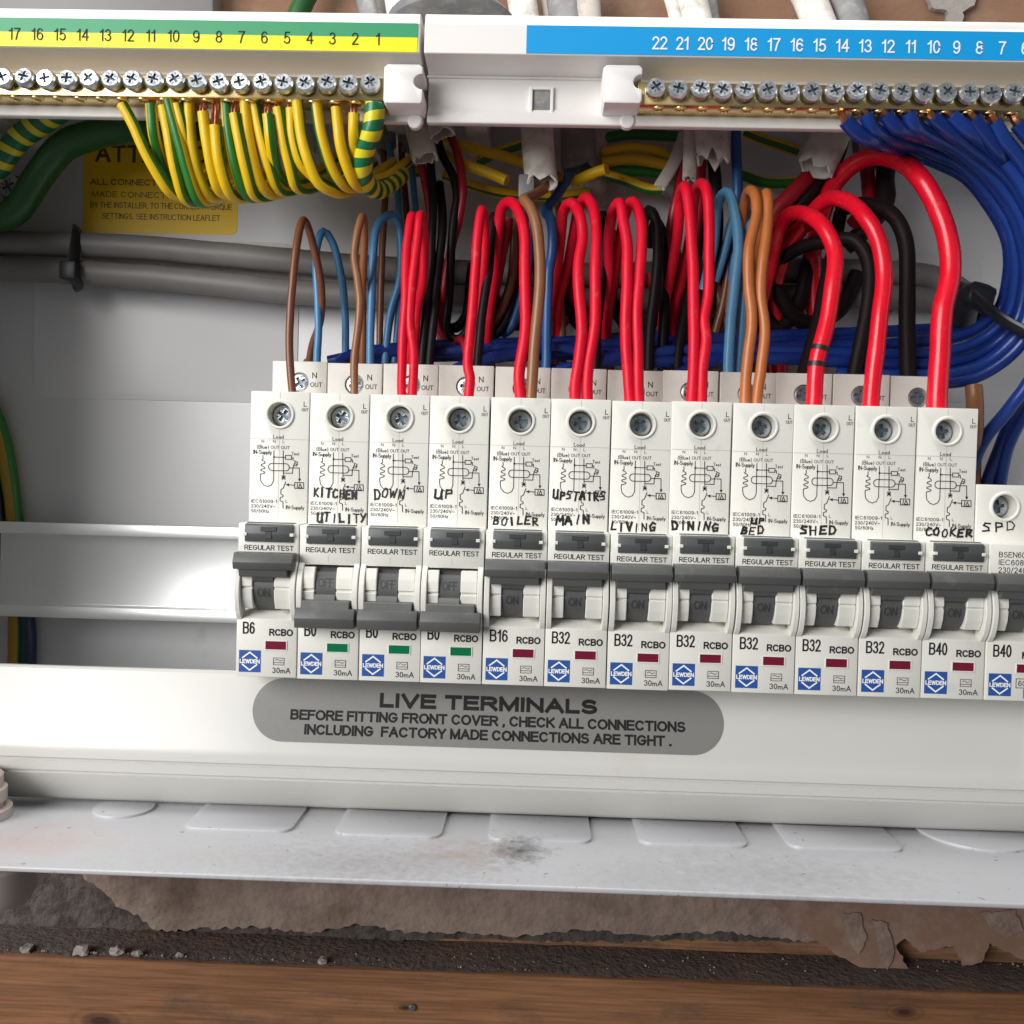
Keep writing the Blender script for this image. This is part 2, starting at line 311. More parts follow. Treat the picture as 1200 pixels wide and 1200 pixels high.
GL = {  # plain sans-serif capitals, figures and a few small letters drawn as pen strokes: (width, strokes)
 'A': (.74, [[(0, 0), (.37, 1), (.74, 0)], [(.14, .34), (.6, .34)]]),
 'B': (.64, [[(0, 0), (0, 1), (.36, 1)]+E_(.36, .765, .24, .235, 90, -90)+[(0, .53)], [(.36, .53)]+E_(.36, .265, .27, .265, 90, -90)+[(0, 0)]]),
 'C': (.72, [E_(.37, .5, .37, .5, 42, 318, 14)]), 'D': (.68, [[(0, 0), (0, 1), (.3, 1)]+E_(.3, .5, .38, .5, 90, -90)+[(0, 0)]]),
 'E': (.58, [[(.58, 1), (0, 1), (0, 0), (.6, 0)], [(0, .53), (.53, .53)]]), 'F': (.54, [[(.56, 1), (0, 1), (0, 0)], [(0, .52), (.48, .52)]]),
 'G': (.76, [E_(.38, .5, .38, .5, 42, 330, 14)+[(.74, .46), (.42, .46)]]), 'H': (.64, [[(0, 0), (0, 1)], [(.64, 0), (.64, 1)], [(0, .53), (.64, .53)]]),
 'I': (.04, [[(.02, 0), (.02, 1)]]), 'J': (.44, [[(.44, 1), (.44, .25)]+E_(.22, .22, .22, .22, 0, -180)]), 'K': (.64, [[(0, 0), (0, 1)], [(.62, 1), (.02, .42)], [(.2, .6), (.66, 0)]]),
 'L': (.5, [[(0, 1), (0, 0), (.52, 0)]]), 'M': (.78, [[(0, 0), (0, 1)], [(.78, 0), (.78, 1)], [(0, 1), (.39, .05), (.78, 1)]]), 'N': (.66, [[(0, 0), (0, 1)], [(.66, 0), (.66, 1)], [(0, 1), (.66, 0)]]),
 'O': (.8, [E_(.4, .5, .4, .5, 0, 360, 20)]), 'P': (.6, [[(0, 0), (0, 1), (.34, 1)]+E_(.34, .735, .27, .265, 90, -90)+[(0, .47)]]), 'Q': (.8, [E_(.4, .5, .4, .5, 0, 360, 20), [(.5, .25), (.8, -.04)]]),
 'R': (.66, [[(0, 0), (0, 1), (.38, 1)]+E_(.38, .745, .26, .255, 90, -90)+[(0, .49)], [(.34, .49), (.66, 0)]]), 'S': (.62, [E_(.31, .745, .28, .255, 35, 250, 10)+E_(.31, .26, .31, .26, 78, -150, 12)]),
 'T': (.66, [[(0, 1), (.66, 1)], [(.33, 1), (.33, 0)]]), 'U': (.64, [[(0, 1), (0, .32)]+E_(.32, .32, .32, .32, 180, 360)+[(.64, 1)]]), 'V': (.7, [[(0, 1), (.35, 0), (.7, 1)]]), 'W': (1.0, [[(0, 1), (.24, 0), (.5, .95), (.76, 0), (1, 1)]]),
 'X': (.66, [[(0, 0), (.66, 1)], [(0, 1), (.66, 0)]]), 'Y': (.66, [[(0, 1), (.33, .46), (.66, 1)], [(.33, .46), (.33, 0)]]), 'Z': (.6, [[(0, 1), (.6, 1), (0, 0), (.62, 0)]]),
 '0': (.5, [E_(.25, .5, .25, .5, 0, 360, 18)]), '1': (.3, [[(.02, .76), (.16, .84), (.25, 1), (.25, 0)]]), '2': (.5, [E_(.25, .74, .24, .26, 170, -35, 10)+[(.02, 0), (.52, 0)]]),
 '3': (.5, [E_(.24, .76, .22, .24, 160, -80, 9)+E_(.24, .265, .26, .265, 82, -160, 10)]), '4': (.52, [[(.4, 0), (.4, 1), (0, .3), (.54, .3)]]), '5': (.5, [[(.46, 1), (.1, 1), (.05, .5)]+E_(.24, .31, .26, .31, 125, -150, 11)]),
 '6': (.5, [E_(.27, .62, .25, .38, 40, 175, 8)+[(.01, .33)], E_(.26, .31, .25, .31, 0, 360, 16)]), '7': (.5, [[(0, 1), (.5, 1), (.28, .55), (.16, 0)]]), '8': (.5, [E_(.25, .76, .21, .24, 0, 360, 14), E_(.25, .27, .25, .27, 0, 360, 14)]),
 '9': (.5, [E_(.25, .69, .25, .31, 0, 360, 16), [(.5, .67)]+E_(.25, .38, .25, .38, 5, -140, 8)]),
 'a': (.48, [E_(.23, .26, .23, .27, 0, 360, 12), [(.47, .53), (.47, 0)]]), 'd': (.5, [E_(.24, .27, .24, .27, 0, 360, 12), [(.49, 1), (.49, 0)]]), 'e': (.48, [[(.02, .28), (.47, .28)]+E_(.25, .27, .23, .26, 5, 310, 12)]), 'l': (.04, [[(.02, 0), (.02, 1)]]),
 'm': (.72, [[(0, 0), (0, .54)], [(0, .35)]+E_(.18, .36, .18, .18, 170, 0, 6)+[(.36, 0)], [(.36, .35)]+E_(.54, .36, .18, .18, 170, 0, 6)+[(.72, 0)]]), 'o': (.5, [E_(.25, .27, .25, .27, 0, 360, 12)]), 'p': (.48, [E_(.25, .27, .23, .27, 0, 360, 12), [(0, .54), (0, -.26)]]),
 's': (.42, [E_(.21, .4, .19, .14, 35, 240, 6)+E_(.21, .14, .21, .14, 70, -150, 6)]), 't': (.26, [[(.12, .78), (.12, .06), (.26, .02)], [(0, .54), (.26, .54)]]), 'u': (.44, [[(0, .54), (0, .2)]+E_(.2, .2, .2, .2, 180, 330, 6), [(.43, .54), (.43, 0)]]),
 'y': (.46, [[(0, .54), (.23, 0)], [(.46, .54), (.16, -.26), (.02, -.26)]]), 'z': (.4, [[(0, .54), (.4, .54), (0, 0), (.42, 0)]]),
 '(': (.2, [E_(.3, .4, .28, .62, 130, 230, 7)]), ')': (.2, [E_(-.1, .4, .28, .62, 50, -50, 7)]), '-': (.3, [[(.02, .36), (.28, .36)]]), '/': (.34, [[(0, -.03), (.32, 1.03)]]), '~': (.44, [[(0, .36), (.11, .46), (.22, .38), (.33, .3), (.44, .4)]]), '.': (.05, [[(.0, .03), (.05, .03)]]), ',': (.08, [[(.06, .05), (.02, -.14)]])}
def lay(s, gap=.26):
    L, x = [], 0.0
    for ch in s:
        if ch == ' ': x += .36; continue
        wd, st = GL[ch]; L += [[(x+a, b) for a, b in l] for l in st]; x += wd+gap
    return L, x-gap
def text_map(bm, s, a0, b0, width, height, mapf, lift=.06, bold=0.0, align='L', mi=0, gap=.26, dense=False):
    L, tw = lay(s, gap); pen = height*(.12+bold*3.0); hh = height-pen
    sx = ((width-pen)/tw) if width else hh
    if align == 'C': a0 -= (tw*sx+pen)/2
    L = [[(a0+pen/2+a*sx, b0+pen/2+b*hh) for a, b in l] for l in L]
    if dense: L = [[(p[0]+(q[0]-p[0])*t/5, p[1]+(q[1]-p[1])*t/5) for p, q in zip(l, l[1:]) for t in range(5)]+[l[-1]] for l in L]
    ribbons(bm, L, pen, mapf, lift, mi, ext=.5)
def text(bm, s, a0, b0, width, height, o, u, v, n, lift=.06, bold=0.0, align='L', mi=0, gap=.26):
    text_map(bm, s, a0, b0, width, height, lambda a, b, h: o+u*a+v*b+n*h, lift, bold, align, mi, gap)
X, Yv, Z = Vector((1, 0, 0)), Vector((0, 1, 0)), Vector((0, 0, 1)); FRONT = Vector((0, -1, 0))

# ------------------------------------------------------------------ setting: wall, timber
ledge_z = P(600, 1143, 70.6).z
wall = tag(obj('wall', (lambda b: (box(b, -420, 620, 97, 130, -220, 420), b)[1])(bmesh.new()), 'brickwall'), None, None, kind='structure')
def ragged(px_pts, Y, amp=1.0, sub=7, seed=1):
    rnd = random.Random(seed); out = []; q = [P(a, b, Y) for a, b in px_pts]; k = len(q)
    for i in range(k):
        A, B = q[i], q[(i+1) % k]; n = max(1, int((B-A).length/1.6)) if sub else 1
        for j in range(n):
            p = A.lerp(B, j/n); out.append((p.x+(rnd.uniform(-amp, amp) if j else 0), p.z+(rnd.uniform(-amp, amp) if j else 0)))
    return out
def patch(name, px_pts, Y, t, m, amp=.8, seed=1, parent=wall):
    bm = bmesh.new(); slab(bm, ragged(px_pts, Y, amp, seed=seed), Vector((0, Y+t, 0)), X, Z, FRONT, t); return obj(name, bm, m, parent, smooth=False)
patch('plaster_layer', [(40, 960), (1300, 990), (1300, 1060), (1010, 1068), (985, 1098), (940, 1103), (900, 1098), (850, 1092), (760, 1096), (680, 1090), (600, 1098), (545, 1092), (480, 1093), (420, 1083), (360, 1094), (300, 1086), (230, 1089), (185, 1091), (165, 1076), (140, 1064), (118, 1042), (98, 1030)], 90, 6, 'plaster', .7, 3)
patch('mortar_patch', [(-120, 960), (200, 975), (260, 1080), (200, 1096), (120, 1092), (60, 1098), (-120, 1092)], 93, 3.5, 'mortar', .7, 4)
patch('dark_joint', [(180, 1078), (300, 1080), (420, 1076), (560, 1084), (760, 1086), (950, 1092), (940, 1104), (820, 1101), (690, 1104), (560, 1101), (420, 1102), (300, 1095), (180, 1099)], 93, 3.4, 'mortar', .8, 9)
torn = patch('torn_paper', [(900, 1050), (1300, 1062), (1300, 1126), (1230, 1118), (1196, 1124), (1160, 1105), (1150, 1128), (1128, 1132), (1118, 1108), (1078, 1116), (1060, 1100), (1050, 1108), (1072, 1150), (1077, 1161), (1058, 1166), (1022, 1150), (1010, 1135), (985, 1122), (965, 1108), (945, 1095), (915, 1070)], 85, 1.2, 'paper', .6, 5)
patch('paper_scrap', [(985, 1072), (1008, 1070), (1016, 1100), (1006, 1118), (996, 1104)], 84.2, .7, 'plaster', .5, 21)
patch('paper_scrap', [(1022, 1078), (1040, 1082), (1048, 1116), (1040, 1138), (1030, 1124), (1028, 1100)], 84.1, .7, 'plaster', .5, 22)
patch('paper_scrap', [(1150, 1070), (1190, 1066), (1200, 1090), (1180, 1098), (1160, 1088)], 84.2, .7, 'plaster', .5, 23)
# timber below
bm = bmesh.new(); box(bm, -420, 620, 70.6, 96, ledge_z-90, ledge_z, 1.2)
timber = tag(obj('timber_beam', bm, 'timber'), 'rough brown timber beam running along the bottom of the photo', 'beam')
bm = bmesh.new(); zb = P(600, 1084, 94).z; box(bm, -420, 620, 93.6, 96.6, ledge_z+.3, zb, .6)
tag(obj('timber_batten', bm, 'batten'), 'thin pale brown batten below the ragged plaster edge', 'batten')
bm = bmesh.new()
rnd = random.Random(2); n = 120; ring = []
top = [[None]*5 for _ in range(n)]
for i in range(n):
    for j in range(5):
        yy = 72.2+j*5.2+(rnd.uniform(-1.2, 1.2) if j == 0 else 0); top[i][j] = bm.verts.new((-420+1040*i/(n-1), yy, ledge_z+(.15 if j == 0 else .35+rnd.uniform(0, .9))))
for i in range(n-1):
    for j in range(4): bm.faces.new((top[i][j], top[i+1][j], top[i+1][j+1], top[i][j+1]))
tag(obj('ledge_dirt', bm, 'dirt'), 'dark dirt lying along the top of the timber beam', 'dirt', kind='stuff')
def lump(bm, c, r, seed, sq=.7):
    rr = random.Random(seed); g = bmesh.ops.create_icosphere(bm, subdivisions=2, radius=r)
    ph = [rr.uniform(0, 6) for _ in range(6)]
    for v in g['verts']:
        d = v.co.normalized(); k = 1+.22*math.sin(3*d.x*2+ph[0])+.2*math.sin(4*d.y+ph[1])+.18*math.sin(5*d.z+ph[2])
        v.co = Vector((d.x*r*k*1.15, d.y*r*k, d.z*r*k*sq))+c
def ledge(px, py):
    o = on_plane(px, py, Vector((0, 0, ledge_z+.6)), Z); o.y = max(73.5, min(92, o.y)); return o
for px, py, r, lab in ((93, 1121, 2.6, 'large pale plaster lump on the dirty ledge at left'), (138, 1117, 2.2, 'chunky plaster crumb with a jagged top on the ledge'), (152, 1131, 1.7, 'small plaster crumb at the front edge of the ledge'), (204, 1129, 1.2, 'tiny round plaster crumb alone on the ledge'), (27, 1118, 1.9, 'flat plaster crumb at the far left of the ledge'), (374, 1136, 1.6, 'flattened pale crumb on the ledge below the grey label')):
    c = ledge(px, py); b = bmesh.new(); lump(b, c+Vector((0, 0, r*.45)), r, int(px)); tag(obj('plaster_crumb', b, 'crumb'), lab, 'crumb', 'plaster crumbs on the ledge')
b = bmesh.new(); rnd = random.Random(5)
for i in range(150):
    c = ledge(rnd.uniform(-20, 1220), rnd.uniform(1117, 1141)); r = rnd.choice((.22, .28, .35, .5)); g = bmesh.ops.create_icosphere(b, subdivisions=1, radius=r)
    for v in g['verts']: v.co = v.co*rnd.uniform(.7, 1.2)+c+Vector((0, 0, r*.5))
tag(obj('plaster_grit', b, 'crumb', smooth=False), 'fine pale plaster grit scattered over the dirty ledge', 'grit', kind='stuff')
b = bmesh.new(); lathe(b, [(0, 0), (1.3, 0), (1.3, .6), (1.0, 1.0), (0, 1.0)], P(483, 1180, 70.2), Vector((.3, -1, .2)), 12); obj('nail_head', b, 'steel', timber)

# ------------------------------------------------------------------ enclosure
BACK = 84.0
shelf_p = P(600, 1037, -32); SZ = shelf_p.z
XL, XR = -122.0, 335.0
enc = thing('enclosure', 'pale grey open metal distribution board case with a knockout base', 'case', (100, BACK, SZ))
b = bmesh.new(); box(b, XL, XR, BACK, BACK+1.5, SZ-1, 216, .3); obj('back_panel', b, 'case', enc)
b = bmesh.new(); box(b, XL, XR, -32, BACK-.2, SZ-1.5, SZ, .45, 3); shelf = obj('base_shelf', b, 'shelf', enc)
b = bmesh.new(); box(b, XL-1.5, XL-.1, -32, BACK+1.5, SZ-1.5, 205, .4); obj('side_wall', b, 'case', enc)
b = bmesh.new(); box(b, XR+.1, XR+1.5, -32, BACK+1.5, SZ-1.5, 205, .4); obj('side_wall', b, 'case', enc)
b = bmesh.new(); zt = P(250, 13, 6).z; box(b, XL, XR, 34.2, BACK-.2, zt-1.7, zt-.2, .3); obj('shading_top_wall', b, 'case', enc)  # unseen top wall, added to keep overhead light off the back panel
# pressed field in the back panel
def back_pt(px, py): return P(px, py, BACK)
a0, a1 = back_pt(38, 470), back_pt(352, 285)
b = bmesh.new(); slab(b, rrect(a0.x, a1.x, back_pt(170, 469).z, a1.z, 7), Vector((0, BACK, 0)), X, Z, FRONT, .4, bev=.3); obj('pressed_field', b, 'case', enc)
a0, a1 = back_pt(1040, 470), back_pt(1150, 298)
b = bmesh.new(); slab(b, rrect(a0.x, a1.x, a0.z, a1.z, 7), Vector((0, BACK, 0)), X, Z, FRONT, .5, bev=.3); obj('pressed_field', b, 'case', enc)
# knockouts pressed into the base
def shelf_pt(px, py): return on_plane(px, py, Vector((0, 0, SZ)), Z)
for x0, x1, py in ((205, 345, 974), (383, 521, 981), (565, 698, 987), (744, 882, 992), (921, 1065, 997)):
    A, B = shelf_pt(x0+6, py), shelf_pt(x1-4, py+2); yf = (A.y+B.y)/2
    b = bmesh.new(); slab(b, rrect(A.x, B.x, yf, yf+26, 4), Vector((0, 0, SZ)), X, Yv, Z, .9, bev=.3); obj('knockout', b, 'shelf', enc)
for px, py, r in ((1172, 1000, 17), (130, 960, 9)):
    A = shelf_pt(px, py); b = bmesh.new(); slab(b, [(A.x+r*math.cos(2*math.pi*k/40), A.y+r+r*math.sin(2*math.pi*k/40)) for k in range(40)], Vector((0, 0, SZ)), X, Yv, Z, .8, bev=.3); obj('knockout', b, 'shelf', enc)
# front moulding with the grey notice
pt = lambda Y, py: (Y, P(600, py, Y).z)
prof = [pt(15.5, 796), pt(13.5, 797), pt(12.4, 800), pt(8.6, 880), pt(7.6, 889), pt(7.3, 897), pt(7.6, 905.6), pt(8.4, 906.6), pt(8.6, 908.6), pt(8.1, 909.8), pt(8.9, 920.6), pt(9.7, 921.6), pt(9.9, 923.4), pt(9.5, 924.4), pt(15.5, 951), pt(16.6, 953.4), pt(17.4, 953.8), (18, pt(17.4, 953.8)[1]+.6), (15, pt(9.5, 924.4)[1]), (12.5, pt(8.6, 880)[1]), (16, pt(12.4, 800)[1])]
b = bmesh.new(); prism(b, prof, XL+.3, XR-.3); mould = obj('front_moulding', b, 'panel', enc, angle=24)
for xx in (50, 150, 240):
    b = bmesh.new(); box(b, xx-3, xx+3, 14, BACK-.3, prof[0][1]-30, prof[0][1]-24, .5); obj('moulding_bracket', b, 'panel', enc)
fo = Vector((0, prof[2][0], prof[2][1])); fe = Vector((0, prof[3][0], prof[3][1])); fv = (fo-fe).normalized(); fn = X.cross(fv).normalized()
if fn.y > 0: fn = -fn
def face_uv(px, py):
    q = on_plane(px, py, fo, fn)-fo; return q.dot(X), q.dot(fv)
u0, _ = face_uv(295, 845); u1, _ = face_uv(848, 845); _, vt = face_uv(570, 802); _, vb = face_uv(570, 877)
b = bmesh.new(); slab(b, rrect(u0, u1, vb, min(vt, -.2), (min(vt, -.2)-vb)/2-.01, 10), fo, X, fv, fn, .12); plate = obj('notice_label', b, 'plate', enc, smooth=False)
plate['label'] = 'grey pill shaped live terminals notice'
b = bmesh.new()
for s, x0, x1, pyc, h, bo in (('LIVE TERMINALS', 445, 700, 824.5, 4.35, .045), ('BEFORE FITTING FRONT COVER , CHECK ALL CONNECTIONS', 340, 803, 844.5, 3.1, .03), ('INCLUDING  FACTORY MADE CONNECTIONS ARE TIGHT .', 356, 787, 861.5, 3.1, .03)):
    um, vm = face_uv((x0+x1)/2, pyc); ua, _ = face_uv(x0, pyc); ub, _ = face_uv(x1, pyc)
    text(b, s, ua, vm-h/2, ub-ua, h, fo, X, fv, fn, .2, bo)
obj('notice_lettering', b, 'ink', plate, smooth=False)
# amber sticker on the back
A, B = back_pt(97, 276), back_pt(280, 168); b = bmesh.new(); slab(b, rrect(A.x, B.x, back_pt(190, 274).z, back_pt(190, 160).z, 2.5), Vector((0, BACK, 0)), X, Z, FRONT, .12); stk = obj('warning_sticker', b, 'sticker', enc, smooth=False); stk['label'] = 'amber attention sticker'
b = bmesh.new()
for s, x0, x1, pyc, h, bo in (('ATTENTION', 112, 262, 181, 6.6, .02), ('ALL CONNECTIONS, FACTORY', 106, 272, 214.5, 2.3, .015), ('MADE CONNECTIONS, MUST BE', 108, 274, 229, 2.2, 0), ('BY THE INSTALLER, TO THE CORRECT TORQUE', 106, 272, 241.5, 2.2, 0), ('SETTINGS. SEE INSTRUCTION LEAFLET', 120, 258, 254.5, 2.2, 0)):
    q0, q1 = back_pt(x0, pyc), back_pt(x1, pyc); text(b, s, q0.x, back_pt((x0+x1)/2, pyc).z-h/2, q1.x-q0.x, h, Vector((0, BACK-.12, 0)), X, Z, FRONT, .08, bo)
obj('sticker_lettering', b, 'stickerink', stk, smooth=False)
# white gland and pipe at the lower left
gp = shelf_pt(-34, 958); gland = thing('cable_gland', 'white ribbed cable gland on the base at the far left', 'gland', gp)
b = bmesh.new(); lathe(b, [(0, 14), (7, 14), (8.5, 12.5), (8.5, 9), (9.6, 8.6), (9.6, 5), (8.6, 4.6), (8.6, 3), (11, 2.8), (11, .05), (0, .05)], gp, Z, 28); obj('gland_nut', b, 'pipe', gland)
b = bmesh.new(); q = P(-8, 1036, 40); lathe(b, [(0, 0), (12, 0), (13.5, 3), (13.5, 12), (12, 13), (12, SZ-1.6-q.z+5), (0, SZ-1.6-q.z+5)], Vector((q.x, q.y, q.z-5)), Z, 32)
tag(obj('pipe_coupler', b, 'pipe'), 'white plastic pipe coupler under the base at the far left', 'pipe')

# back panel fixing screw
def head_mesh(name, r, h, mats, arm=.52, wdt=.17, sides=24, pit=.28):
    b = bmesh.new(); ro = [(r*math.cos(2*math.pi*k/sides), r*math.sin(2*math.pi*k/sides)) for k in range(sides)]
    a, c = arm*r, wdt*r; cr = [(a, -c), (a, c), (c, c), (c, a), (-c, a), (-c, c), (-a, c), (-a, -c), (-c, -c), (-c, -a), (c, -a), (c, -c)]
    R = Matrix.Rotation(.5, 2); cr = [tuple(R @ Vector(p)) for p in cr]
    ri = [(x*.84, y*.84) for x, y in ro]
    V0 = [b.verts.new((x, 0, y)) for x, y in ro]; V1 = [b.verts.new((x, -h*.6, y)) for x, y in ro]; V2 = [b.verts.new((x, -h, y)) for x, y in ri]
    for k in range(sides):
        j = (k+1) % sides; b.faces.new((V0[k], V1[k], V1[j], V0[j])); b.faces.new((V1[k], V2[k], V2[j], V1[j]))
    VC = [b.verts.new((x, -h, y)) for x, y in cr]; VD = [b.verts.new((x*.8, -h+pit*r, y*.8)) for x, y in cr]
    allv = V2+VC
    for t in tessellate_polygon([[Vector((x, y, 0)) for x, y in ri], [Vector((x, y, 0)) for x, y in cr]]):
        try: b.faces.new([allv[i] for i in t])
        except ValueError: pass
    k = len(cr)
    for i in range(k): f = b.faces.new((VC[i], VC[(i+1) % k], VD[(i+1) % k], VD[i])); f.material_index = 1
    f = b.faces.new(VD); f.material_index = 1
    # pozidriv ticks between the arms
    for q in range(4):
        t = .5+math.pi/4+q*math.pi/2; dx, dz = math.cos(t), math.sin(t)
        p0, p1 = r*.34, r*.66; wv = r*.05
        vs = [b.verts.new((dx*p-dz*s*wv, -h-.02, dz*p+dx*s*wv)) for p, s in ((p0, -1), (p1, -1), (p1, 1), (p0, 1))]; f = b.faces.new(vs); f.material_index = 1
    bmesh.ops.recalc_face_normals(b, faces=b.faces[:])
    return new_mesh(name, b, mats)
bar_head = head_mesh('bar_screw', 2.9, 1.5, ['zinc', 'slot'], .56, .13)
term_head = head_mesh('terminal_screw', 3.15, .8, ['zinc', 'slot'], .62, .17)
term_dull = head_mesh('terminal_screw_dull', 3.15, .8, ['steel', 'slot'], .62, .17)
fix = thing('fixing_screw', 'pale cross head fixing screw on the back beside the green cable', 'screw', P(17, 222, BACK))
o = place('screw_head', bar_head, fix, (0, -2.4, 0)); o.scale = (1.5, 1.3, 1.5)
b = bmesh.new(); lathe(b, [(0, 0), (5, 0), (5, 1.0), (3, 2.4), (0, 2.4)], Vector(fix.location)/S, FRONT, 20); obj('washer', b, 'black', fix)

# ------------------------------------------------------------------ DIN rail
RY, RZ = 69.7, 5.3
rp = [(BACK-.2, RZ+5), (BACK-.2, RZ+30), (RY+7.5, RZ+30), (RY+7.5, RZ+27.6), (RY+7.5, RZ+30)]
t = 1.0; y0 = RY
prof = [(y0, RZ), (y0, RZ+4.3), (y0+6.5, RZ+4.3), (y0+6.5, RZ+30.7), (y0, RZ+30.7), (y0, RZ+35), (y0+t, RZ+35), (y0+t, RZ+30.7+t), (y0+6.5+t, RZ+30.7+t), (y0+6.5+t, RZ+4.3-t), (y0+t, RZ+4.3-t), (y0+t, RZ)]
b = bmesh.new(); prism(b, prof, XL+8, XR-8, .25, 2); rail = obj('mounting_rail', b, 'rail'); tag(rail, 'shiny zinc mounting rail left of the breakers', 'rail')
for xx in (-100, 300):
    b = bmesh.new(); box(b, xx-6, xx+6, y0+7.6, BACK-.1, RZ+12, RZ+22, .4); obj('rail_spacer', b, 'rail', rail)

# ------------------------------------------------------------------ breakers
PITCH = 18.0; SY, STZ, NY, NTZ = 9.4, 84.3, 31.7, 96.4
def arc_prof(z0, z1, yb, bulge, n=9):
    return [(yb, z0)]+[(yb_ - bulge*math.sin(math.pi*i/n)**.7 if 0 < i < n else yb_, z0+(z1-z0)*i/n) for i in range(n+1) for yb_ in (0.0,)]+[(yb, z1)]
def build_body(shoulder_top, ntier=True):
    b = bmesh.new(); x0, x1 = .14, PITCH-.14
    pr = [(0, .2), (0, 17.2), (7.5, 20.8), (7.5, 33.2), (0, 33.6), (0, 45), (SY, 45.2), (SY, shoulder_top)]
    pr += ([(NY, shoulder_top), (NY, NTZ), (60, NTZ), (60, 35.6), (68, 35.6), (68, 4), (60, 4)] if ntier else [(60, shoulder_top), (60, 35.6), (68, 35.6), (68, 4), (60, 4)])
    pr += [(60, -18), (24, -18), (24, .2)]
    prism(b, pr, x0, x1, .28, 2)
    me = new_mesh('body', b, 'breaker', angle=40); o = place('body_tmp', me); cut = bmesh.new()
    for cx, cy, cz, r, dp in (((9, SY, 77.4, 3.6, 6), (9, NY, 89.6, 3.25, 3)) if ntier else ((8.4, SY, 55.6, 3.6, 6),)):
        lathe(cut, [(0, -2), (r, -2), (r, dp), (0, dp)], Vector((cx, cy, cz)), Yv, 36)
    co = place('cut_tmp', new_mesh('cut', cut, 'breaker')); md = o.modifiers.new('b', 'BOOLEAN'); md.operation = 'DIFFERENCE'; md.object = co; md.solver = 'EXACT'
    dg = bpy.context.evaluated_depsgraph_get(); dg.update(); res = bpy.data.meshes.new_from_object(o.evaluated_get(dg)); res.name = 'body'
    while len(res.materials) > 1: res.materials.pop()
    bpy.data.objects.remove(o); bpy.data.objects.remove(co); res.set_sharp_from_angle(angle=math.radians(40))
    return res
body_me = build_body(STZ); body_spd = build_body(62, False)
def cheek_me(a, c):
    b = bmesh.new(); prism(b, arc_prof(16.8, 34.2, 3, 3.4), a, c, .18, 1)
    return new_mesh('cheek', b, 'breaker', angle=30)
cheekL, cheekR = cheek_me(.16, 1.75), cheek_me(16.25, 17.84)
def block_me(a, c):
    b = bmesh.new(); prism(b, arc_prof(20.2, 26.3, 6, 1.2, 5)[:1]+[(-.3, 20.2), (-1.6, 23), (-2.1, 26.1), (6, 26.1)], a, c, .2, 1)
    prism(b, [(6, 26.75), (-2.1, 26.75), (-2.0, 30), (-.9, 33), (6, 33)], a, c, .2, 1)
    box(b, a+.1, c-.1, -1.5, 5, 25.5, 27.2)
    return new_mesh('guide_block', b, 'breaker', angle=30)
blockL, blockR = block_me(1.85, 5.1), block_me(11.4, 16.15)
def drum_me():
    b = bmesh.new(); lathe(b, [(0, 0), (7.6, 0), (7.6, 5.9), (0, 5.9)], Vector((5.3, 6.2, 26.6)), X, 32); return new_mesh('drum', b, 'dark')
drum = drum_me()
def toggle_me(on):
    b = bmesh.new()
    if on:
        z0, z1 = P(305, 668, -5).z, P(305, 648.5, -4).z
        prism(b, [(-.4, z1+.1), (-4.3, z1), (-5.6, z0+2.1), (-5.0, z0), (-.4, z0-.4)], .25, 17.35, .22, 2)
        prism(b, [(-.4, z0+1), (-4.6, z0+.5), (-3.9, z0-2.2), (-.4, z0-2.6)], 1.7, 15.7, .2, 1)
        prism(b, [(1, z0-1), (-3.6, z0-1.4), (-2.2, z0-3.6), (1, z0-4.2)], 5.2, 11.3, .2, 1)
    else:
        z0, z1 = P(380, 736.5, -5).z, P(380, 714, -5).z
        prism(b, [(-.4, z1+.2), (-4.4, z1), (-5.6, z1-2.6), (-5.1, z0), (-.4, z0+.2)], .25, 17.35, .22, 2)
        prism(b, [(-.4, z1+2.6), (-3.6, z1+2.2), (-4.4, z1-.6), (-.4, z1-1)], 1.7, 15.7, .2, 1)
        prism(b, [(1, z1+4.4), (-2.0, z1+3.9), (-3.4, z1+1.4), (1, z1+1)], 5.2, 11.3, .2, 1)
    return new_mesh('toggle', b, 'dark', angle=30)
tog_on, tog_off = toggle_me(True), toggle_me(False)
def togtext_me(s):
    b = bmesh.new(); zc = 25.0 if s == 'ON' else 28.6
    wd, h = (3.7, 2.6) if s == 'ON' else (4.5, 2.6)
    def mp(a, c, l): th = (c-26.6)/7.6; return Vector((a, 6.2-(7.6+l)*math.cos(th), 26.6+(7.6+l)*math.sin(th)))
    text_map(b, s, 8.25-wd/2, zc-h/2, wd, h, mp, .05, .01, dense=True)
    return new_mesh('toggle_lettering', b, 'emboss', smooth=False)
ton, toff = togtext_me('ON'), togtext_me('OFF')
def button_me():
    b = bmesh.new(); prism(b, [(1.5, 39.5), (-.7, 39.7), (-1.1, 42), (-.9, 44.6), (1.5, 45.35), (3, 45.35)], 2.2, 16.3, .25, 2); return new_mesh('test_button', b, 'button')
def notch_me(a, c):
    b = bmesh.new(); box(b, a, c, -1.35, .5, 41.4, 42.3, .1, 1)
    return new_mesh('button_notch', b, 'breaker')
def letter_T():
    b = bmesh.new(); box(b, 6.9, 11.6, -1.22, -.6, 42.7, 44.1, .12, 1); box(b, 8.3, 10.2, -1.22, -.6, 40.6, 42.69, .12, 1); return new_mesh('button_letter', b, 'emboss')
btn, notchL, notchR, btnT = button_me(), notch_me(1.9, 3.0), notch_me(15.5, 16.6), letter_T()
def ring_me(z):
    b = bmesh.new(); lathe(b, [(3.55, -.3), (3.55, .35), (3.75, .55), (4.15, .55), (4.4, .3), (4.5, -.2)], Vector((9, SY, z)), FRONT, 36); return new_mesh('screw_ring', b, 'breaker')
ring = ring_me(77.4)
